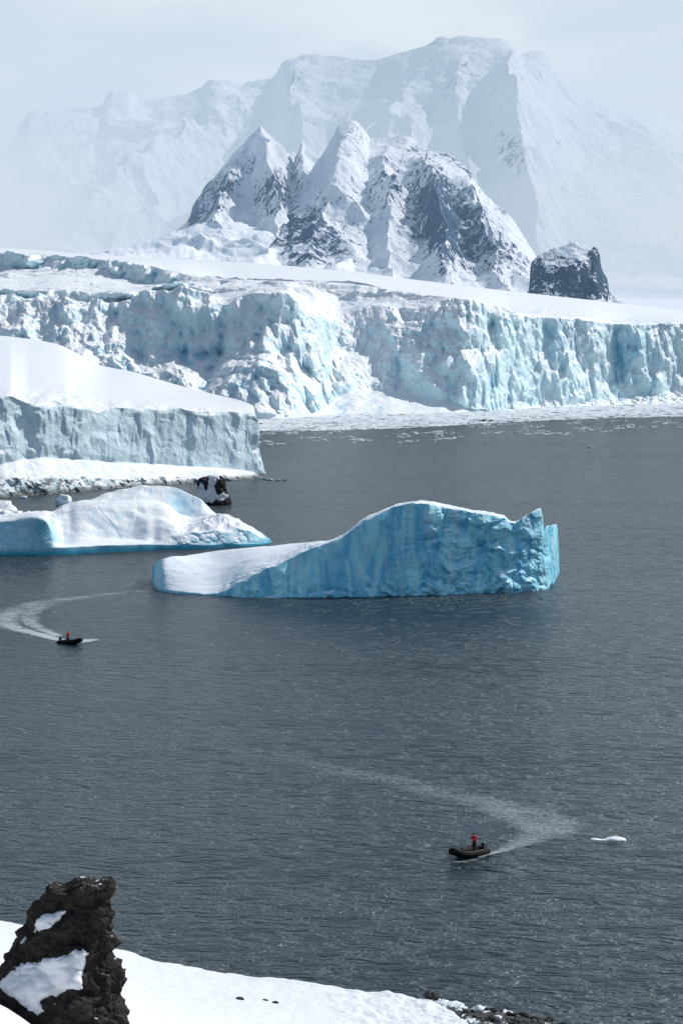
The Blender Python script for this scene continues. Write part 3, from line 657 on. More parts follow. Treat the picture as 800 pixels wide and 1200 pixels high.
def blur_c(P, s):
    n = int(3*s+1); Q = np.concatenate([P[-n:], P, P[:n]], 0); return blur(blur(Q, s, 0)[n:-n], s, 1)
def link_pieces(me, mat, parent, minp=40):
    import bmesh
    bm = bmesh.new(); bm.from_mesh(me); left = set(bm.verts); comps = []
    while left:
        st = [left.pop()]; comp = []
        while st:
            v = st.pop(); comp.append(v.index)
            for e in v.link_edges:
                o = e.other_vert(v)
                if o in left: left.discard(o); st.append(o)
        comps.append(set(comp))
    bm.free()
    for cset in comps:
        if len(cset) < minp: continue
        b2 = bmesh.new(); b2.from_mesh(me); b2.verts.ensure_lookup_table()
        bmesh.ops.delete(b2, geom=[v for v in b2.verts if v.index not in cset], context='VERTS')
        m2 = bpy.data.meshes.new("snow_patch"); b2.to_mesh(m2); b2.free()
        if len(m2.polygons): link("snow_patch", m2, mat, parent)
def inpoly(x, y, poly):
    ins = np.zeros(x.shape, bool); j = len(poly)-1
    for i in range(len(poly)):
        xi, yi = poly[i]; xj, yj = poly[j]
        with np.errstate(divide='ignore', invalid='ignore'):
            ins ^= ((yi > y) != (yj > y)) & (x < (xj-xi)*(y-yi)/((yj-yi)+1e-9)+xi)
        j = i
    return ins
def sdist(x, y, poly):
    d = np.full(x.shape, 1e9)
    for i in range(len(poly)):
        x1, y1 = poly[i-1]; x2, y2 = poly[i]; dx, dy = x2-x1, y2-y1; t = np.clip(((x-x1)*dx+(y-y1)*dy)/(dx*dx+dy*dy+1e-9), 0, 1)
        d = np.minimum(d, np.hypot(x-x1-t*dx, y-y1-t*dy))
    return np.where(inpoly(x, y, poly), d, -d)

# foreground rock
def big_rock():
    py = [1033, 1037, 1045, 1060, 1080, 1095, 1110, 1122, 1132, 1145, 1160, 1180, 1200, 1240]
    L = [62, 57, 50, 40, 26, 19, 12, 8, 4, -2, -12, -20, -28, -34]
    Rr = [128, 134, 137, 137, 136, 139, 138, 133, 138, 146, 148, 147, 146, 150]
    P = slices(py, L, Rr, 92., .75, 460, 420); P = cap(P)
    N = normals_c(P); s = 1 if (N[115, 200]*[0, 1, 0]).sum() > 0 else -1
    N *= s
    wr = P+.2*np.stack([fbm(P, .9, 3), fbm(P+7, .9, 3), fbm(P+13, .9, 3)], -1)
    rk = P@np.array([[.86, .1, -.45], [-.2, .97, .05], [.45, .1, .88]]); wr = rk+.15*np.stack([fbm(P, .9, 3), fbm(P+7, .9, 3), fbm(P+13, .9, 3)], -1)
    h = blocks(wr, (1.25, 1.2, .95), drop=2.1)*.55+blocks(wr+9, (.5, .5, .4), drop=2.2)*.22+blocks(rk+5, (.2, .2, .15))*.07-.48+.25*fbm(P, 1.8, 4)+.03*fbm(P+5, .15, 3)
    crk = ridged(wr+3, .8, 3); h = h-.14*np.clip(crk-.72, 0, 1)*4*.5
    G = P+N*(h*.85-.17)[..., None]
    G = .9*G+.1*blur_c(G, .8)
    rt = rock_mat("black_rock", (.004, .004, .0045), (.034, .029, .027), (.065, .038, .025), sc=.35, bd=.05, snow=(1.02, 1.15))
    root = bpy.data.objects.new("rock_pinnacle", None); col.objects.link(root); base = G[:, -1].mean(0); root.location = base
    tag(root, "jagged black rock standing in the snow at the bottom left corner", "rock")
    link("rock", grid_mesh(G-base, closed=True), rt, root)
    # snow lying on its ledges
    Sm = blur_c(G, 5); NN = normals_c(Sm)*s; X, Y = proj(Sm)
    front = sstep(.0, .25, -(NN[..., 1]))
    X = X+6*fbm(Sm, .45, 5, .65); Y = Y+6*fbm(Sm+9, .45, 5, .65)
    polys = [[(-6, 1152), (8, 1147), (20, 1134), (34, 1127), (50, 1126), (62, 1124), (78, 1119), (88, 1113), (97, 1112), (106, 1116), (100, 1124), (99, 1136), (95, 1146), (97, 1158), (82, 1160), (66, 1164), (52, 1170), (48, 1176), (54, 1186), (45, 1190), (30, 1180), (12, 1168)],
             [(38, 1092), (46, 1078), (54, 1072), (64, 1069), (79, 1065), (78, 1070), (66, 1080), (58, 1088), (48, 1089)],
             [(24, 1104), (30, 1098), (33, 1101), (26, 1108)]]
    for i, pl in enumerate(polys):
        d = sdist(X, Y, pl)*92/F
        off = np.clip(d*1.1, -.5, .16)*1.0-.02+.02*fbm(Sm, .4, 2)
        keep = (d > -.25) & (front > .2)
        Q = blur_c(G, 2.2)+NN*np.where(off > 0, off+.05, off)[..., None]*1.0
        me = grid_mesh(Q-base, closed=True)
        # drop faces outside the patch
        import bmesh
        bm = bmesh.new(); bm.from_mesh(me); k = keep.ravel(); bm.verts.ensure_lookup_table()
        bmesh.ops.delete(bm, geom=[v for v in bm.verts if not k[v.index]], context='VERTS'); bm.to_mesh(me); bm.free()
        link_pieces(me, M['snow'], root)
big_rock()

# dark sea stack below the ice cliff
def sea_stack():
    py = [559, 562, 568, 575, 582, 588, 592, 596]
    L = [237, 234, 233.5, 233, 233, 238, 243, 244]; Rr = [260, 263.5, 264.5, 265, 267, 269.5, 271.5, 270]
    P = cap(slices(py, L, Rr, 805., .8, 200, 150)); N = normals_c(P); s = 1 if N[50, 70, 1] > 0 else -1; N *= s
    b1, b2, bq = worley(P, (2.2, 2.2, 3)); c1, c2, cq = worley(P, .8)
    G = P+N*(blocks(P, (2.2, 2.2, 3.2))*1.1-.8+(cq[..., 0]-.5)*.2+.5*fbm(P, 3, 4))[..., None]
    root = bpy.data.objects.new("sea_stack", None); col.objects.link(root); base = np.array([G[..., 0].mean(), 805., 0]); root.location = base
    tag(root, "small black rock stack streaked with snow, standing in water below the ice cliff", "rock")
    link("rock", grid_mesh(G-base, closed=True), rock_mat("stack_rock", (.014, .014, .016), (.045, .043, .045), sc=1., bd=.2), root)
    Sm = blur_c(G, 2); NN = normals_c(Sm)*s; X, Y = proj(Sm); X = X+3.*fbm(Sm, 1.6, 5, .6); Y = Y+3.2*fbm(Sm+9, 2, 5, .6)
    polys = [[(232, 583), (233, 572), (236, 566), (239, 569), (241, 575), (243, 573), (244, 563), (246, 559), (252, 561), (254, 564), (251, 569), (252, 576), (255, 580), (262, 578), (267, 581), (265, 585), (258, 588), (254, 584), (250, 590), (240, 589)],
             [(243, 557), (256, 557), (257, 562), (245, 561)]]
    import bmesh
    for pl in polys:
        d = sdist(X, Y, pl)*805/F; off = np.clip(d*1.2, -1, .35); keep = (d > -.8) & (NN[..., 1] < .2)
        me = grid_mesh(blur_c(G, 1.5)+NN*np.where(off > 0, off+.15, off)[..., None]-base, closed=True)
        bm = bmesh.new(); bm.from_mesh(me); k = keep.ravel(); bm.verts.ensure_lookup_table()
        bmesh.ops.delete(bm, geom=[v for v in bm.verts if not k[v.index]], context='VERTS'); bm.to_mesh(me); bm.free()
        link_pieces(me, M['snow'], root)
sea_stack()

# ------------------------------------------------------------------ stones and floes
def stone_mesh(seed, s=(1, 1, .7), n=18, rough=.25):
    a = np.linspace(0, 2*np.pi, 2*n, endpoint=False); t = np.linspace(.02, np.pi-.02, n)
    P = np.stack([np.cos(a)[:, None]*np.sin(t), np.sin(a)[:, None]*np.sin(t), np.cos(t)+0*a[:, None]], -1)
    f1, f2, q = worley(P+seed*3.1, 1.0)
    P = P*(1+rough*(q[..., 0:1]-.5)*1.2+rough*fbm(P+seed*9, .8, 3)[..., None])
    return grid_mesh(P[:, ::-1]*np.array(s), closed=True)
stone_m = rock_mat("shore_stone", (.018, .02, .022), (.06, .062, .06), (.09, .085, .075), sc=.4, bd=.03)
floe_m = ice_mat("floe_ice", ice=(.40, .62, .70), deep=(.10, .38, .50), sc=.5, bd=.06, nz0=.2, nz1=.5)
icy_m = snow_mat("icy_snow", (.78, .84, .88), .3, .03)
grey_floe = ice_mat("grey_floe_ice", snow=(.55, .60, .62), ice=(.18, .23, .25), deep=(.1, .2, .25), sc=1, bd=.1, nz0=.5, nz1=.95)
def with_attr(me):
    n = len(me.vertices)
    for k in ('cav', 'blue'):
        if k not in me.attributes: me.attributes.new(k, 'FLOAT', 'POINT')
    return me
# gravel bed
def gravel():
    px = np.linspace(500, 1000, 360)
    E = crv([(500, 1174), (520, 1175), (545, 1179), (570, 1183), (600, 1187), (630, 1191), (650, 1196), (665, 1202), (700, 1220), (1000, 1330)], px, 2)
    D = Dat(E, -.25)
    P, S = sheet(px, [(D-60, Dz(D-60, 4.)), (D-14, Dz(D-14, .75)), (D-4, Dz(D-4, .35)), (D, E), (D+2, Dz(D+2, -1.2))], [20, 60, 60, 8], smooth=2)
    P[..., 2] += .22*fbm(P, (2.4, 2, 2), 4)+.12*worley(P, .6)[2][..., 0]
    gm = rock_mat("shore_gravel", (.02, .021, .022), (.07, .07, .068), (.11, .11, .10), sc=.25, bd=.08)
    tag(link("gravel_shore", grid_mesh(P), gm), kind='structure')
gravel()
stone_g = rock_mat('grey_shore_stone', (.05, .055, .055), (.14, .145, .14), (.2, .2, .19), sc=.4, bd=.04, snow=(.95, 1.2))
protos = [stone_mesh(i, (1, random.uniform(.7, 1), random.uniform(.5, .8))) for i in range(9)]
for i, p in enumerate(protos): p.materials.append(stone_g if i > 5 else stone_m)
ice_protos = [stone_mesh(20+i, (1.1, .9, .6), rough=.6) for i in range(4)]
for p in ice_protos: p.materials.append(icy_m)
random.seed(5)
cnt = 0
while cnt < 270:
    px = random.uniform(512, 690); lo = np.interp(px, [512, 545, 600, 650, 690], [1176, 1180, 1187.5, 1196, 1215])
    py = random.uniform(lo-1.2, 1214)
    if px < 540 and py > 1172+(px-500)*.75: continue
    ic = (random.random() < .12 and px < 600) or (px < 548 and random.random() < .5)
    s = random.choice([.2, .26, .3, .36, .5])*random.uniform(.8, 1.15)*(1.25 if ic else 1)
    z = np.interp(py-lo, [0, 8, 30], [.10, .55, 1.2])
    p = W(px, py, Dat(py, z))
    if ic:
        o = link("snowy_stone", random.choice(ice_protos)); tag(o, "snow-capped stone among the dark stones at the water's edge", "stone", "snow-capped stones on the shore")
    else:
        o = link("stone", random.choice(protos)); tag(o, "small dark wet stone on the pebble shore at the bottom of the picture", "stone", "dark stones on the pebble shore")
    o.location = p; o.scale = (s, s*random.uniform(.7, 1), s*random.uniform(.6, .9)); o.rotation_euler = (random.uniform(-.3, .3), random.uniform(-.3, .3), random.uniform(0, 6.3)); cnt += 1
# the boulder by itself and lumps of ice at its foot
p = sea(506, 1171, .3)
o = link("boulder", stone_mesh(51, (.62, .55, .6), rough=.6), stone_m, loc=p+np.array([0, 0, .15])); tag(o, "single dark boulder at the tip of the snow beside the water", "boulder")
for i, (a, bb, s) in enumerate([(502, 1173, .45), (512, 1174, .4), (520, 1176, .55), (530, 1178, .5), (538, 1180, .6), (496, 1172, .4)]):
    o = link("snow_lump", ice_protos[i % 4]); o.location = sea(a, bb, .25); o.scale = (s*1.4, s, s*.8); o.rotation_euler = (0, 0, i*1.3)
    tag(o, "rounded lump of frozen snow along the shore beside the single boulder", "snow lump", "lumps of frozen snow at the snow's edge")
for (a, bb, s, lb) in [(281, 1171, .30, "widest of the three dark stones poking out of the foreground snow"), (310, 1172.5, .2, "smallest dark stone in the foreground snow, between two others"), (323, 1175, .22, "pointed dark stone in the foreground snow, rightmost of the three")]:
    q = on_snow(a, bb); o = link("stone", protos[int(a) % 5]); o.location = q; o.scale = (s*1.25, s, s*1.); tag(o, lb, "stone")

# ice floes
def floe(a, bb, wpx, hm, lb, mat=None, seed=1, group=None, thick=.6, name="ice_floe"):
    D = float(Dat(bb)); w = wpx*D/F/2
    me = with_attr(stone_mesh(seed, (w, w*thick, hm), n=24, rough=.45)); me.materials.append(mat or floe_m)
    o = link(name, me); o.location = sea(a, bb-.0); o.location.z = -hm*.15
    return tag(o, lb, "ice floe", group)
floe(706, 984.5, 30, .42, "low pale ice floe to the right of the nearer boat, its wide part", seed=3, thick=.35) if False else None
def near_floe():
    n, m_ = 200, 60; x = np.linspace(-1, 1, n); a = np.linspace(0, np.pi, m_)
    c0 = sea(712, 984); Lh = 22*c0[1]/F
    prof = np.interp(x, [-1, -.93, -.7, -.45, -.3, -.1, .1, .35, .7, .9, 1], [0, .13, .19, .10, .07, .14, .26, .30, .24, .16, 0])
    wd = np.interp(x, [-1, -.8, -.3, 0, .5, .9, 1], [.05, .5, .35, .6, .9, .7, .05])
    P = np.zeros((n, m_, 3)); P[..., 0] = x[:, None]*Lh; P[..., 1] = -np.cos(a)[None]*wd[:, None]; P[..., 2] = np.sin(a)[None]**.6*prof[:, None]*1.25-.06
    P[..., 2] += .05*fbm(P, .5, 4)*np.sin(a); P[..., 1] += .1*fbm(P+4, .6, 3)
    o = link("ice_floe", with_attr(grid_mesh(P)), floe_m, loc=c0); tag(o, "small flat floe of white ice floating right of the nearer boat", "ice floe")
near_floe()
floe(693, 525, 11, .5, "lone thin ice floe on open water in front of the glacier", grey_floe, 5, thick=.3)
floe(328, 1109, 5, .12, "tiny ice piece floating above the snow slope in the near water", seed=6)
floe(28, 583.5, 9, .8, "small white floe in the narrow water between cliff and left iceberg", seed=7, thick=.8)
floe(76, 592, 20, 3.2, "white rounded ice knob showing behind the left iceberg", seed=8, thick=.9)
floe(2, 607, 60, 5., "blue-shaded ice block behind the left iceberg at the picture edge", seed=9, thick=.7)
for i, (a, bb, w_) in enumerate([(316, 563, 9), (325, 563.5, 7), (333, 563, 5), (311, 562, 8)]):
    floe(a, bb, w_, .8, "grey ice chunk off the tip of the ice cliff", grey_floe, 30+i, "ice chunks off the cliff tip")
for i, (a, bb, w_, hm) in enumerate([(452, 501, 26, .8), (474, 500, 22, 1.2), (489, 499, 20, 1.5), (520, 497, 22, 1.8), (562, 494, 26, 2.2), (570, 493.5, 18, 2.), (641, 491, 24, .8), (668, 489.5, 30, .9), (695, 489, 22, 1.), (712, 488, 26, 1.3), (738, 487.5, 24, 1.2), (765, 487, 28, 1.5), (790, 486, 24, 1.5), (432, 502, 14, .6), (610, 492, 16, .8)]):
    floe(a, bb, w_, hm, "grey flat floe lying along the outer edge of the brash ice", grey_floe, 40+i, "grey floes along the edge of the brash ice", thick=2.2)

# brash ice: a mass of little pieces in front of the glacier
def brash():
    V = []; Fc = []; r = np.random.default_rng(3)
    def add(a, bb, s):
        D = float(Dat(bb)); c = sea(a, bb); k = 6; an = np.sort(r.random(k))*2*np.pi; q = s*(.6+.6*r.random(k)); h = .25+.5*r.random()*min(1, s/3)
        b0 = len(V)
        V.append((c[0]+r.normal()*.2*s, c[1], h*1.2))
        for j in range(k): V.append((c[0]+math.cos(an[j])*q[j]*1.3, c[1]+math.sin(an[j])*q[j]*1.6, h*.7))
        for j in range(k): V.append((c[0]+math.cos(an[j])*q[j]*1.4, c[1]+math.sin(an[j])*q[j]*1.7, -.1))
        for j in range(k):
            j2 = (j+1) % k; Fc.append((b0, b0+1+j, b0+1+j2)); Fc.append((b0+1+j, b0+1+k+j, b0+1+k+j2, b0+1+j2))
    n = 0
    while n < 15000:
        a = r.uniform(250, 860); t = r.random()
        w0 = np.interp(a, [250, 400, 560, 640, 720, 860], [491, 487.5, 483, 479, 476, 473]); w1 = np.interp(a, [250, 340, 450, 560, 640, 720, 860], [505, 506, 503, 497, 493, 490, 487])
        dens = .5+.5*math.sin(a*.05+t*7)
        bb = w0-1+(w1-w0+1)*t
        if r.random() > .55+.45*dens-.35*t: continue
        add(a, bb, r.choice([1.2, 1.8, 2.6, 4.2])*(1-.4*t)); n += 1
    for _ in range(1300):
        a = r.uniform(290, 860); w1 = np.interp(a, [250, 340, 450, 560, 640, 720, 860], [505, 506, 503, 497, 493, 490, 487])
        row = r.choice([3, 6, 9, 12, 15]); bb = w1+row+r.normal()*.7+1.2*math.sin(a*.03)
        if perl1(a*.03+row) < .05: continue
        add(a, bb, r.uniform(.5, 1.5))
    me = pymesh("brash_ice", V, Fc, False)
    tag(link("brash_ice", me, snow_mat("brash_ice", (.72, .77, .80), 1, .1)), "dense white brash ice floating in front of the glacier", kind='stuff')
def perl1(x): return float(perlin(np.array([[x, .3, .7]]))[0])
brash()

# ------------------------------------------------------------------ boat wakes
def wake_mat(name, thr, amax=.85, nw=.55, wd=.5, sc_=1.3):
    m, nt, out = newmat(name); b = NB(nt)
    n = b.noise(b.pos((1, 1, 1)), sc_, 5, .75, .5); n2 = b.noise(b.pos((.5, 1, 1)), .25, 3, .6)
    f = b.math('ADD', b.math('ADD', b.rng(n, .25, .75, -nw, nw), b.rng(n2, .3, .7, -.14, .14)), b.attr('foam'))
    a = b.rng(f, thr, thr+wd, 0, amax)
    p = b.n('ShaderNodeBsdfDiffuse'); p.inputs[0].default_value = (.50, .55, .58, 1); t = b.n('ShaderNodeBsdfTransparent'); mx = b.n('ShaderNodeMixShader')
    b.l(a, mx.inputs[0]); b.l(t.outputs[0], mx.inputs[1]); b.l(p.outputs[0], mx.inputs[2]); b.l(mx.outputs[0], out.inputs['Surface']); return m
wm = wake_mat("wake_foam", .12)
wm2 = wake_mat("soft_wake_foam", -.06, .66, .66, .85, 1.8)
def ribbons(name, label, strips, mat=None):
    """strips: list of (px, py, half width m, foam) polylines on the water"""
    Ps = []; Fs = []; V = []; Fc = []; A = []
    for k, st in enumerate(strips):
        pts = np.array([sea(a, bb)[:2] for a, bb, _, _ in st]); n = 160; u = np.linspace(0, len(st)-1, n); i = np.arange(len(st))
        def sm(v): return blur(np.interp(u, i, v), 5, 0)
        x, y, hw, fo = sm(pts[:, 0]), sm(pts[:, 1]), sm([s[2] for s in st]), sm([s[3] for s in st])
        tx, ty = np.gradient(x), np.gradient(y); L = np.hypot(tx, ty); nx, ny = -ty/L, tx/L; m_ = 14; c = np.linspace(-1, 1, m_); b0 = len(V)
        for a in range(n):
            for q in c:
                V.append((x[a]+nx[a]*hw[a]*q, y[a]+ny[a]*hw[a]*q, .03+.02*k)); A.append(fo[a]*(1-abs(q)**2.2)*1.0-.7*abs(q)**3)
        for a in range(n-1):
            for j in range(m_-1): Fc.append((b0+a*m_+j, b0+(a+1)*m_+j, b0+(a+1)*m_+j+1, b0+a*m_+j+1))
    me = pymesh(name, V, Fc); at = me.attributes.new('foam', 'FLOAT', 'POINT'); at.data.foreach_set('value', np.array(A, np.float32))
    return tag(link(name, me, mat or wm), label, "boat wake")
ribbons("boat_wake", "curved white foam trail behind the farther boat at the left", [
    [(186, 691, 3, .1), (165, 693, 3, .14), (130, 696, 4, .22), (90, 701, 5, .28), (50, 706, 6, .30), (22, 713, 6, .34), (8, 722, 5, .40), (6, 731, 4.0, .46), (22, 738, 3.2, .55), (45, 743, 2.4, .75), (62, 748, 2.0, 1.1), (80, 752, 1.4, 1.3)],
    [(75, 704, 3, .1), (48, 711, 4, .28), (34, 721, 4, .38), (36, 731, 3, .4), (52, 739, 2, .45), (70, 746, 1.5, .7)],
    [(80, 753, 1.6, 1.2), (92, 752.5, 2.6, 1.1), (100, 751, 2.8, .9), (109, 750, 2.2, .7), (119, 749, 1.2, .0)]])
ribbons("boat_wake", "fading foam trail bending behind the nearer boat", [
    [(230, 868, 3, -.15), (280, 878, 4, -.08), (340, 890, 4.5, .02), (400, 903, 5, .05), (460, 914, 5, .08), (520, 930, 5, .14), (570, 942, 4.5, .2), (615, 951, 4.5, .24), (642, 957, 4.5, .27), (658, 964, 4., .28), (657, 973, 3.4, .28), (638, 981, 2.4, .32), (610, 990, 1.4, .4), (590, 997, .9, .6), (572, 1001, .7, .8), (556, 1005, .5, .7)],
    [(560, 944, 3, .1), (610, 962, 3, .35), (630, 972, 3, .38), (615, 984, 2, .35), (590, 994, 1, .4)],
    [(516, 1005, .2, .0), (524, 1009, .25, .4), (538, 1011, .3, .45), (555, 1009, .25, .4), (570, 1004, .2, .1)]], wm2)

# ------------------------------------------------------------------ inflatable boats and drivers
rubber = plain("black_rubber", (.005, .005, .006), .65, bd=.004, spec=.12); greyr = plain("grey_rubber", (.022, .023, .025), .6, bd=.004, spec=.2)
metal = plain("dull_metal", (.22, .23, .24), .4); motor_m = plain("motor_black", (.02, .02, .022), .3); floor_m = plain("deck_plate", (.10, .105, .11), .6)
def tube(path, rad, nseg=16, capd=True):
    path = np.array(path, float); n = len(path); rad = np.broadcast_to(np.array(rad, float), (n,)); T = np.gradient(path, axis=0); T /= np.linalg.norm(T, axis=1)[:, None]
    V = []; Fc = []
    for i in range(n):
        up = np.array([0, 0, 1.]) if abs(T[i, 2]) < .9 else np.array([1., 0, 0]); s = np.cross(T[i], up); s /= np.linalg.norm(s); v = np.cross(s, T[i])
        for j in range(nseg):
            a = 2*math.pi*j/nseg; V.append(path[i]+rad[i]*(math.cos(a)*s+math.sin(a)*v))
    for i in range(n-1):
        for j in range(nseg): k = (j+1) % nseg; Fc.append((i*nseg+j, i*nseg+k, (i+1)*nseg+k, (i+1)*nseg+j))
    if capd: Fc.append(tuple(range(nseg))[::-1]); Fc.append(tuple((n-1)*nseg+j for j in range(nseg)))
    return V, Fc
def join(*parts):
    V = []; Fc = []
    for v, f in parts:
        b = len(V); V += [tuple(x) for x in v]; Fc += [tuple(b+i for i in q) for q in f]
    return V, Fc
def bx(c, s, tap=1.):
    V = [(c[0]+dx*s[0]/2*(tap if dz > 0 else 1), c[1]+dy*s[1]/2*(tap if dz > 0 else 1), c[2]+dz*s[2]/2) for dx in (-1, 1) for dy in (-1, 1) for dz in (-1, 1)]
    return V, [(0, 1, 3, 2), (4, 6, 7, 5), (0, 4, 5, 1), (2, 3, 7, 6), (0, 2, 6, 4), (1, 5, 7, 3)]
def catmull(pts, n=10):
    pts = np.array(pts, float); Q = []; P = np.vstack([2*pts[0]-pts[1], pts, 2*pts[-1]-pts[-2]])
    for i in range(1, len(P)-2):
        for t in np.linspace(0, 1, n, endpoint=False):
            a, b, c, d = P[i-1], P[i], P[i+1], P[i+2]
            Q.append(.5*((2*b)+(c-a)*t+(2*a-5*b+4*c-d)*t*t+(3*b-a-3*c+d)*t**3))
    Q.append(pts[-1]); return np.array(Q)
def make_boat(loc, heading, label, pitch=0.):
    root = bpy.data.objects.new("inflatable_boat", None); col.objects.link(root); root.location = loc; root.rotation_euler = (0, -pitch, heading)
    tag(root, label, "boat")
    L = 2.45; W_ = .86
    side = [(-L-.25, W_, .38), (-L+.5, W_, .36), (-1, W_+.02, .36), (.6, W_, .38), (1.5, W_-.10, .46), (2.15, W_-.30, .62), (2.6, .26, .78)]
    full = side+[(2.7, 0, .82)]+[(x, -y, z) for x, y, z in side[::-1]]
    pth = catmull(full, 8); n = len(pth); rad = np.full(n, .36); rad[:5] = [.08, .2, .28, .32, .35]; rad[-5:] = rad[:5][::-1]
    tb = link("tube", pymesh("tube", *tube(pth, rad)), rubber, root)
    rr = [(p[0], p[1]*(1+.27/max(abs(p[1]), .3)) if abs(p[1]) > .3 else p[1], p[2]-.02) for p in pth[6:-6]]
    dd = pth[6:-6].copy(); c = dd-np.array([0, 0, 0]); T = np.gradient(dd, axis=0); nn = np.stack([T[:, 1], -T[:, 0], 0*T[:, 0]], 1); nn /= np.linalg.norm(nn, axis=1)[:, None]
    if nn[0, 1]*dd[0, 1] < 0: nn = -nn
    link("rubbing_strake", pymesh("rub", *tube(dd+nn*.335, .035, 8)), greyr, tb)
    rp = dd[::1]+nn*.13; rp[:, 2] += .30+.03*np.abs(np.sin(np.arange(len(rp))*.55)); link("grab_rope", pymesh("rope", *tube(rp, .012, 6)), metal, tb)
    # hull: V bottom under the floor
    hs = []
    for x, w_, z, kz in [(-2.6, .62, .22, .02), (-1, .64, .22, -.08), (.6, .62, .24, -.10), (1.7, .46, .34, 0), (2.4, .12, .5, .32)]:
        hs.append([(x, -w_, z), (x, 0, kz), (x, w_, z), (x, 0, z+.015)])
    V = [p for q in hs for p in q]; Fc = []
    for i in range(4):
        for j in range(4): k = (j+1) % 4; Fc.append((i*4+j, (i+1)*4+j, (i+1)*4+k, i*4+k))
    Fc += [(0, 1, 2, 3), (19, 18, 17, 16)]
    link("hull", pymesh("hull", V, Fc, False), greyr, root)
    link("floor", pymesh("floor", *bx((-.55, 0, .27), (4., 1.15, .03)), False), floor_m, root)
    link("transom", pymesh("transom", *bx((-2.5, 0, .42), (.07, 1.2, .5)), False), rubber, root)
    mt = link("outboard_motor", pymesh("cowling", *join(bx((-2.78, 0, 1.02), (.56, .36, .26), .75), bx((-2.78, 0, .82), (.62, .40, .16)))), motor_m, root)
    link("shaft", pymesh("shaft", *join(bx((-2.78, 0, .35), (.2, .13, .85)), bx((-2.72, 0, -.1), (.34, .09, .12)), bx((-2.62, 0, .68), (.12, .26, .34)))), metal, mt)
    link("tiller", pymesh("tiller", *tube([(-2.5, .02, .98), (-2.2, .06, 1.02), (-1.88, .12, 1.05)], .028, 8)), rubber, mt)
    link("fuel_tank", pymesh("tank", *bx((-2.1, -.35, .42), (.5, .32, .26), .85)), plain("tank_plastic", (.05, .05, .05)), root)
    link("bench", pymesh("bench", *bx((.4, 0, .52), (.28, 1.2, .05)), False), greyr, root)
    return root
def skin(name, verts, edges, radii, mat, parent=None, sub=2, root=0):
    me = bpy.data.meshes.new(name); me.from_pydata(verts, edges, [])
    o = bpy.data.objects.new(name, me); col.objects.link(o); o.modifiers.new("skin", 'SKIN').use_smooth_shade = True
    for i, r_ in enumerate(radii): me.skin_vertices[0].data[i].radius = r_ if isinstance(r_, tuple) else (r_, r_)
    for i in range(len(verts)): me.skin_vertices[0].data[i].use_root = (i == root)
    s = o.modifiers.new("sub", 'SUBSURF'); s.levels = s.render_levels = sub
    me.materials.append(mat)
    if parent: o.parent = parent
    return o
skin_m = plain("skin", (.45, .26, .19), .5); jacket = plain("red_jacket", (.62, .014, .014), .7, bd=.01); trous = plain("black_trousers", (.012, .012, .014), .7); beanie = plain("dark_knit", (.02, .018, .02), .9); lj = plain("black_life_vest", (.02, .02, .022), .7)
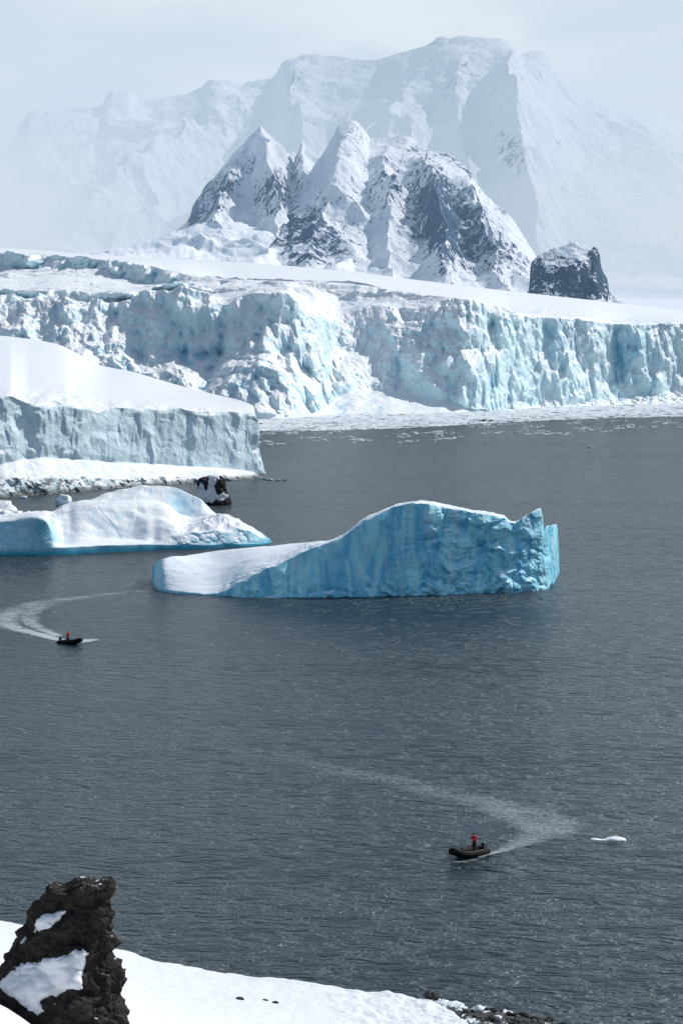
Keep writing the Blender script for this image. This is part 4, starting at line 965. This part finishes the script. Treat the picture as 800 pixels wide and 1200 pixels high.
def make_person(loc, face, label, lean=0., arms='tiller'):
    """standing figure, faces +X locally, feet at z=0"""
    k = lean
    V = [(0, 0, .95), (k*.4, 0, 1.12), (k*.9, 0, 1.32), (k*1.1, 0, 1.45), (k*1.25, 0, 1.54), (k*1.35+.01, 0, 1.64), (k*1.4+.015, 0, 1.74)]
    Rd = [(.15, .12), (.13, .11), (.165, .115), (.12, .09), .058, (.085, .095), (.07, .08)]
    E = [(0, 1), (1, 2), (2, 3), (3, 4), (4, 5), (5, 6)]
    def chain(start, pts, rs):
        p = start
        for q, r_ in zip(pts, rs): V.append(q); Rd.append(r_); E.append((p, len(V)-1)); p = len(V)-1
        return p
    for s in (1, -1):
        chain(0, [(.0, s*.10, .88), (.05, s*.14, .50), (.0, s*.16, .10), (.12, s*.18, .045)], [.10, .068, .045, .04])
        if s > 0 and arms == 'tiller': a = [(k+.0, s*.20, 1.41), (k-.16, s*.27, 1.18), (-.34, s*.25, 1.06)]
        elif arms == 'tiller': a = [(k+.0, s*.20, 1.41), (k+.05, s*.27, 1.14), (k+.22, s*.22, .98)]
        else: a = [(k+.0, s*.20, 1.41), (k+.10, s*.25, 1.17), (k+.30, s*.14, 1.22)]
        w_ = chain(3, a, [.065, .05, .035]); d = np.array(a[2])-np.array(a[1]); d /= np.linalg.norm(d); pm = np.array(a[2])+d*.07
        hnd = chain(w_, [tuple(pm)], [(.036, .02)])
        sd = np.cross(d, (0, 0, 1.)); sd /= np.linalg.norm(sd)
        for f, ln in zip((-1.5, -.5, .5, 1.5), (.06, .075, .08, .07)):
            b0 = pm+sd*f*.018+d*.02; chain(hnd, [tuple(b0+d*ln*.5-np.array([0, 0, .01])), tuple(b0+d*ln*.8-np.array([0, 0, .035]))], [.009, .008])
        chain(w_, [tuple(np.array(a[2])+d*.03+sd*.035), tuple(np.array(a[2])+d*.075+sd*.05-np.array([0, 0, .015]))], [.010, .009])
    hd = 5; V.append((k*1.35+.105, 0, 1.635)); Rd.append(.014); E.append((hd, len(V)-1))
    body = skin("person", V, E, Rd, skin_m); body.location = loc; body.rotation_euler = (0, 0, face); body.scale = (1.12,)*3; tag(body, label, "person")
    JV = [(0, 0, .86), (k*.4, 0, 1.10), (k*.9, 0, 1.32), (k*1.1, 0, 1.45), (k*1.2, 0, 1.52)]; JE = [(0, 1), (1, 2), (2, 3), (3, 4)]; JR = [(.25, .20), (.23, .19), (.255, .19), (.19, .14), (.11, .10)]
    for s in (1, -1):
        ii = [i for i, v in enumerate(V) if abs(v[1]-s*.20) < 1e-6 and abs(v[2]-1.41) < 1e-6][0]; p = 3
        for q, r_ in zip(V[ii:ii+3], (.115, .10, .08)): JV.append(q); JR.append(r_); JE.append((p, len(JV)-1)); p = len(JV)-1
    skin("jacket", JV, JE, JR, jacket, body)
    TV = [(0, 0, .98), (0, 0, .88)]; TR = [(.17, .14), (.17, .14)]; TE = [(0, 1)]
    for s in (1, -1):
        p = 1
        for q, r_ in zip([(.0, s*.10, .80), (.05, s*.14, .50), (.0, s*.16, .14)], (.14, .105, .085)): TV.append(q); TR.append(r_); TE.append((p, len(TV)-1)); p = len(TV)-1
        skin("boot", [(0, s*.16, .2), (0, s*.16, .07), (.14, s*.18, .05)], [(0, 1), (1, 2)], [.066, .062, .05], trous, body, 1)
    skin("trousers", TV, TE, TR, trous, body)
    hx = k*1.38; hatv = [(hx-.02, 0, 1.66), (hx-.012, 0, 1.75), (hx, 0, 1.81)]; skin("hat", hatv, [(0, 1), (1, 2)], [(.098, .105), (.10, .108), .055], beanie, body)
    return body
# nearer boat: heading left and towards the viewer
c = sea(548, 1003); hd = R(180+50)
make_boat(c, hd, "black inflatable boat nearer the viewer, heading left with one standing driver", R(3))
def local(c, hd, x, y, z): return (c[0]+math.cos(hd)*x-math.sin(hd)*y, c[1]+math.sin(hd)*x+math.cos(hd)*y, z)
make_person(local(c, hd, -1.15, .0, .33), hd, "person in a red jacket standing in the nearer boat", .05, 'low')
c = sea(83, 754.5); hd = R(-42)
make_boat(c, hd, "black inflatable boat farther away at the left, throwing a white bow wave", R(4))
make_person(local(c, hd, -.9, .1, .34), hd+R(10), "person in a red jacket driving the farther boat at the left", .12, 'low')

# ------------------------------------------------------------------ world, sun
SUN_EL, SUN_AZ = 42., 57.        # azimuth from +Y towards +X
w = bpy.data.worlds.new("World"); sc.world = w; w.use_nodes = True; nt = w.node_tree; nt.nodes.clear(); b = NB(nt)
out = b.n('ShaderNodeOutputWorld'); bg = b.n('ShaderNodeBackground'); sky = b.n('ShaderNodeTexSky'); sky.sky_type = 'NISHITA'; sky.sun_disc = False
sky.sun_elevation = R(SUN_EL); sky.sun_rotation = R(SUN_AZ); sky.air_density = 1.0; sky.dust_density = 1.0; sky.ozone_density = 1.2
tc = b.n('ShaderNodeTexCoord'); mp = b.n('ShaderNodeMapping'); b.l(tc.outputs['Generated'], mp.inputs[0]); mp.inputs['Scale'].default_value = (1, 1, 3.2)
n = b.noise(mp.outputs[0], 6.5, 6, .55, .5); n2 = b.noise(mp.outputs[0], 16., 5, .6, .3)
sep = b.n('ShaderNodeSeparateXYZ'); b.l(tc.outputs['Generated'], sep.inputs[0])
lowf = b.rng(sep.outputs[2], .05, .55, 1., .0, True)
cf = b.math('ADD', b.rng(n, .38, .62, 0, .75), lowf, clamp=True)
cloud = b.mix(b.rng(b.math('ADD', n, b.math('MULTIPLY', b.math('SUBTRACT', n2, .5), .4)), .36, .64), (7.2, 7.95, 8.55), (10.4, 10.3, 10.2))
cloud = b.mix(b.rng(sep.outputs[2], .13, .34, smooth=True), cloud, (2.5, 3.3, 4.4))
c = b.mix(cf, sky.outputs[0], cloud)
c = b.mix(b.rng(sep.outputs[1], -.55, .75, .62, 0, True), c, (1.9, 2.7, 3.9))
b.l(c, bg.inputs[0]); bg.inputs[1].default_value = .1; b.l(bg.outputs[0], out.inputs[0])
sl = bpy.data.lights.new("sun", 'SUN'); sl.energy = 3.75; sl.angle = R(.5); sl.color = (1., .975, .94); so = bpy.data.objects.new("sun", sl); col.objects.link(so)
d = Vector((math.sin(R(SUN_AZ))*math.cos(R(SUN_EL)), math.cos(R(SUN_AZ))*math.cos(R(SUN_EL)), math.sin(R(SUN_EL))))
so.rotation_euler = d.to_track_quat('Z', 'Y').to_euler(); so.location = (0, 0, 200)
sc.view_settings.view_transform = 'Standard'; sc.view_settings.look = 'None'; sc.view_settings.exposure = 0; sc.view_settings.gamma = 1
sc.cycles.volume_step_rate = 1.; sc.cycles.volume_max_steps = 64; sc.cycles.max_bounces = 5; sc.cycles.transparent_max_bounces = 16
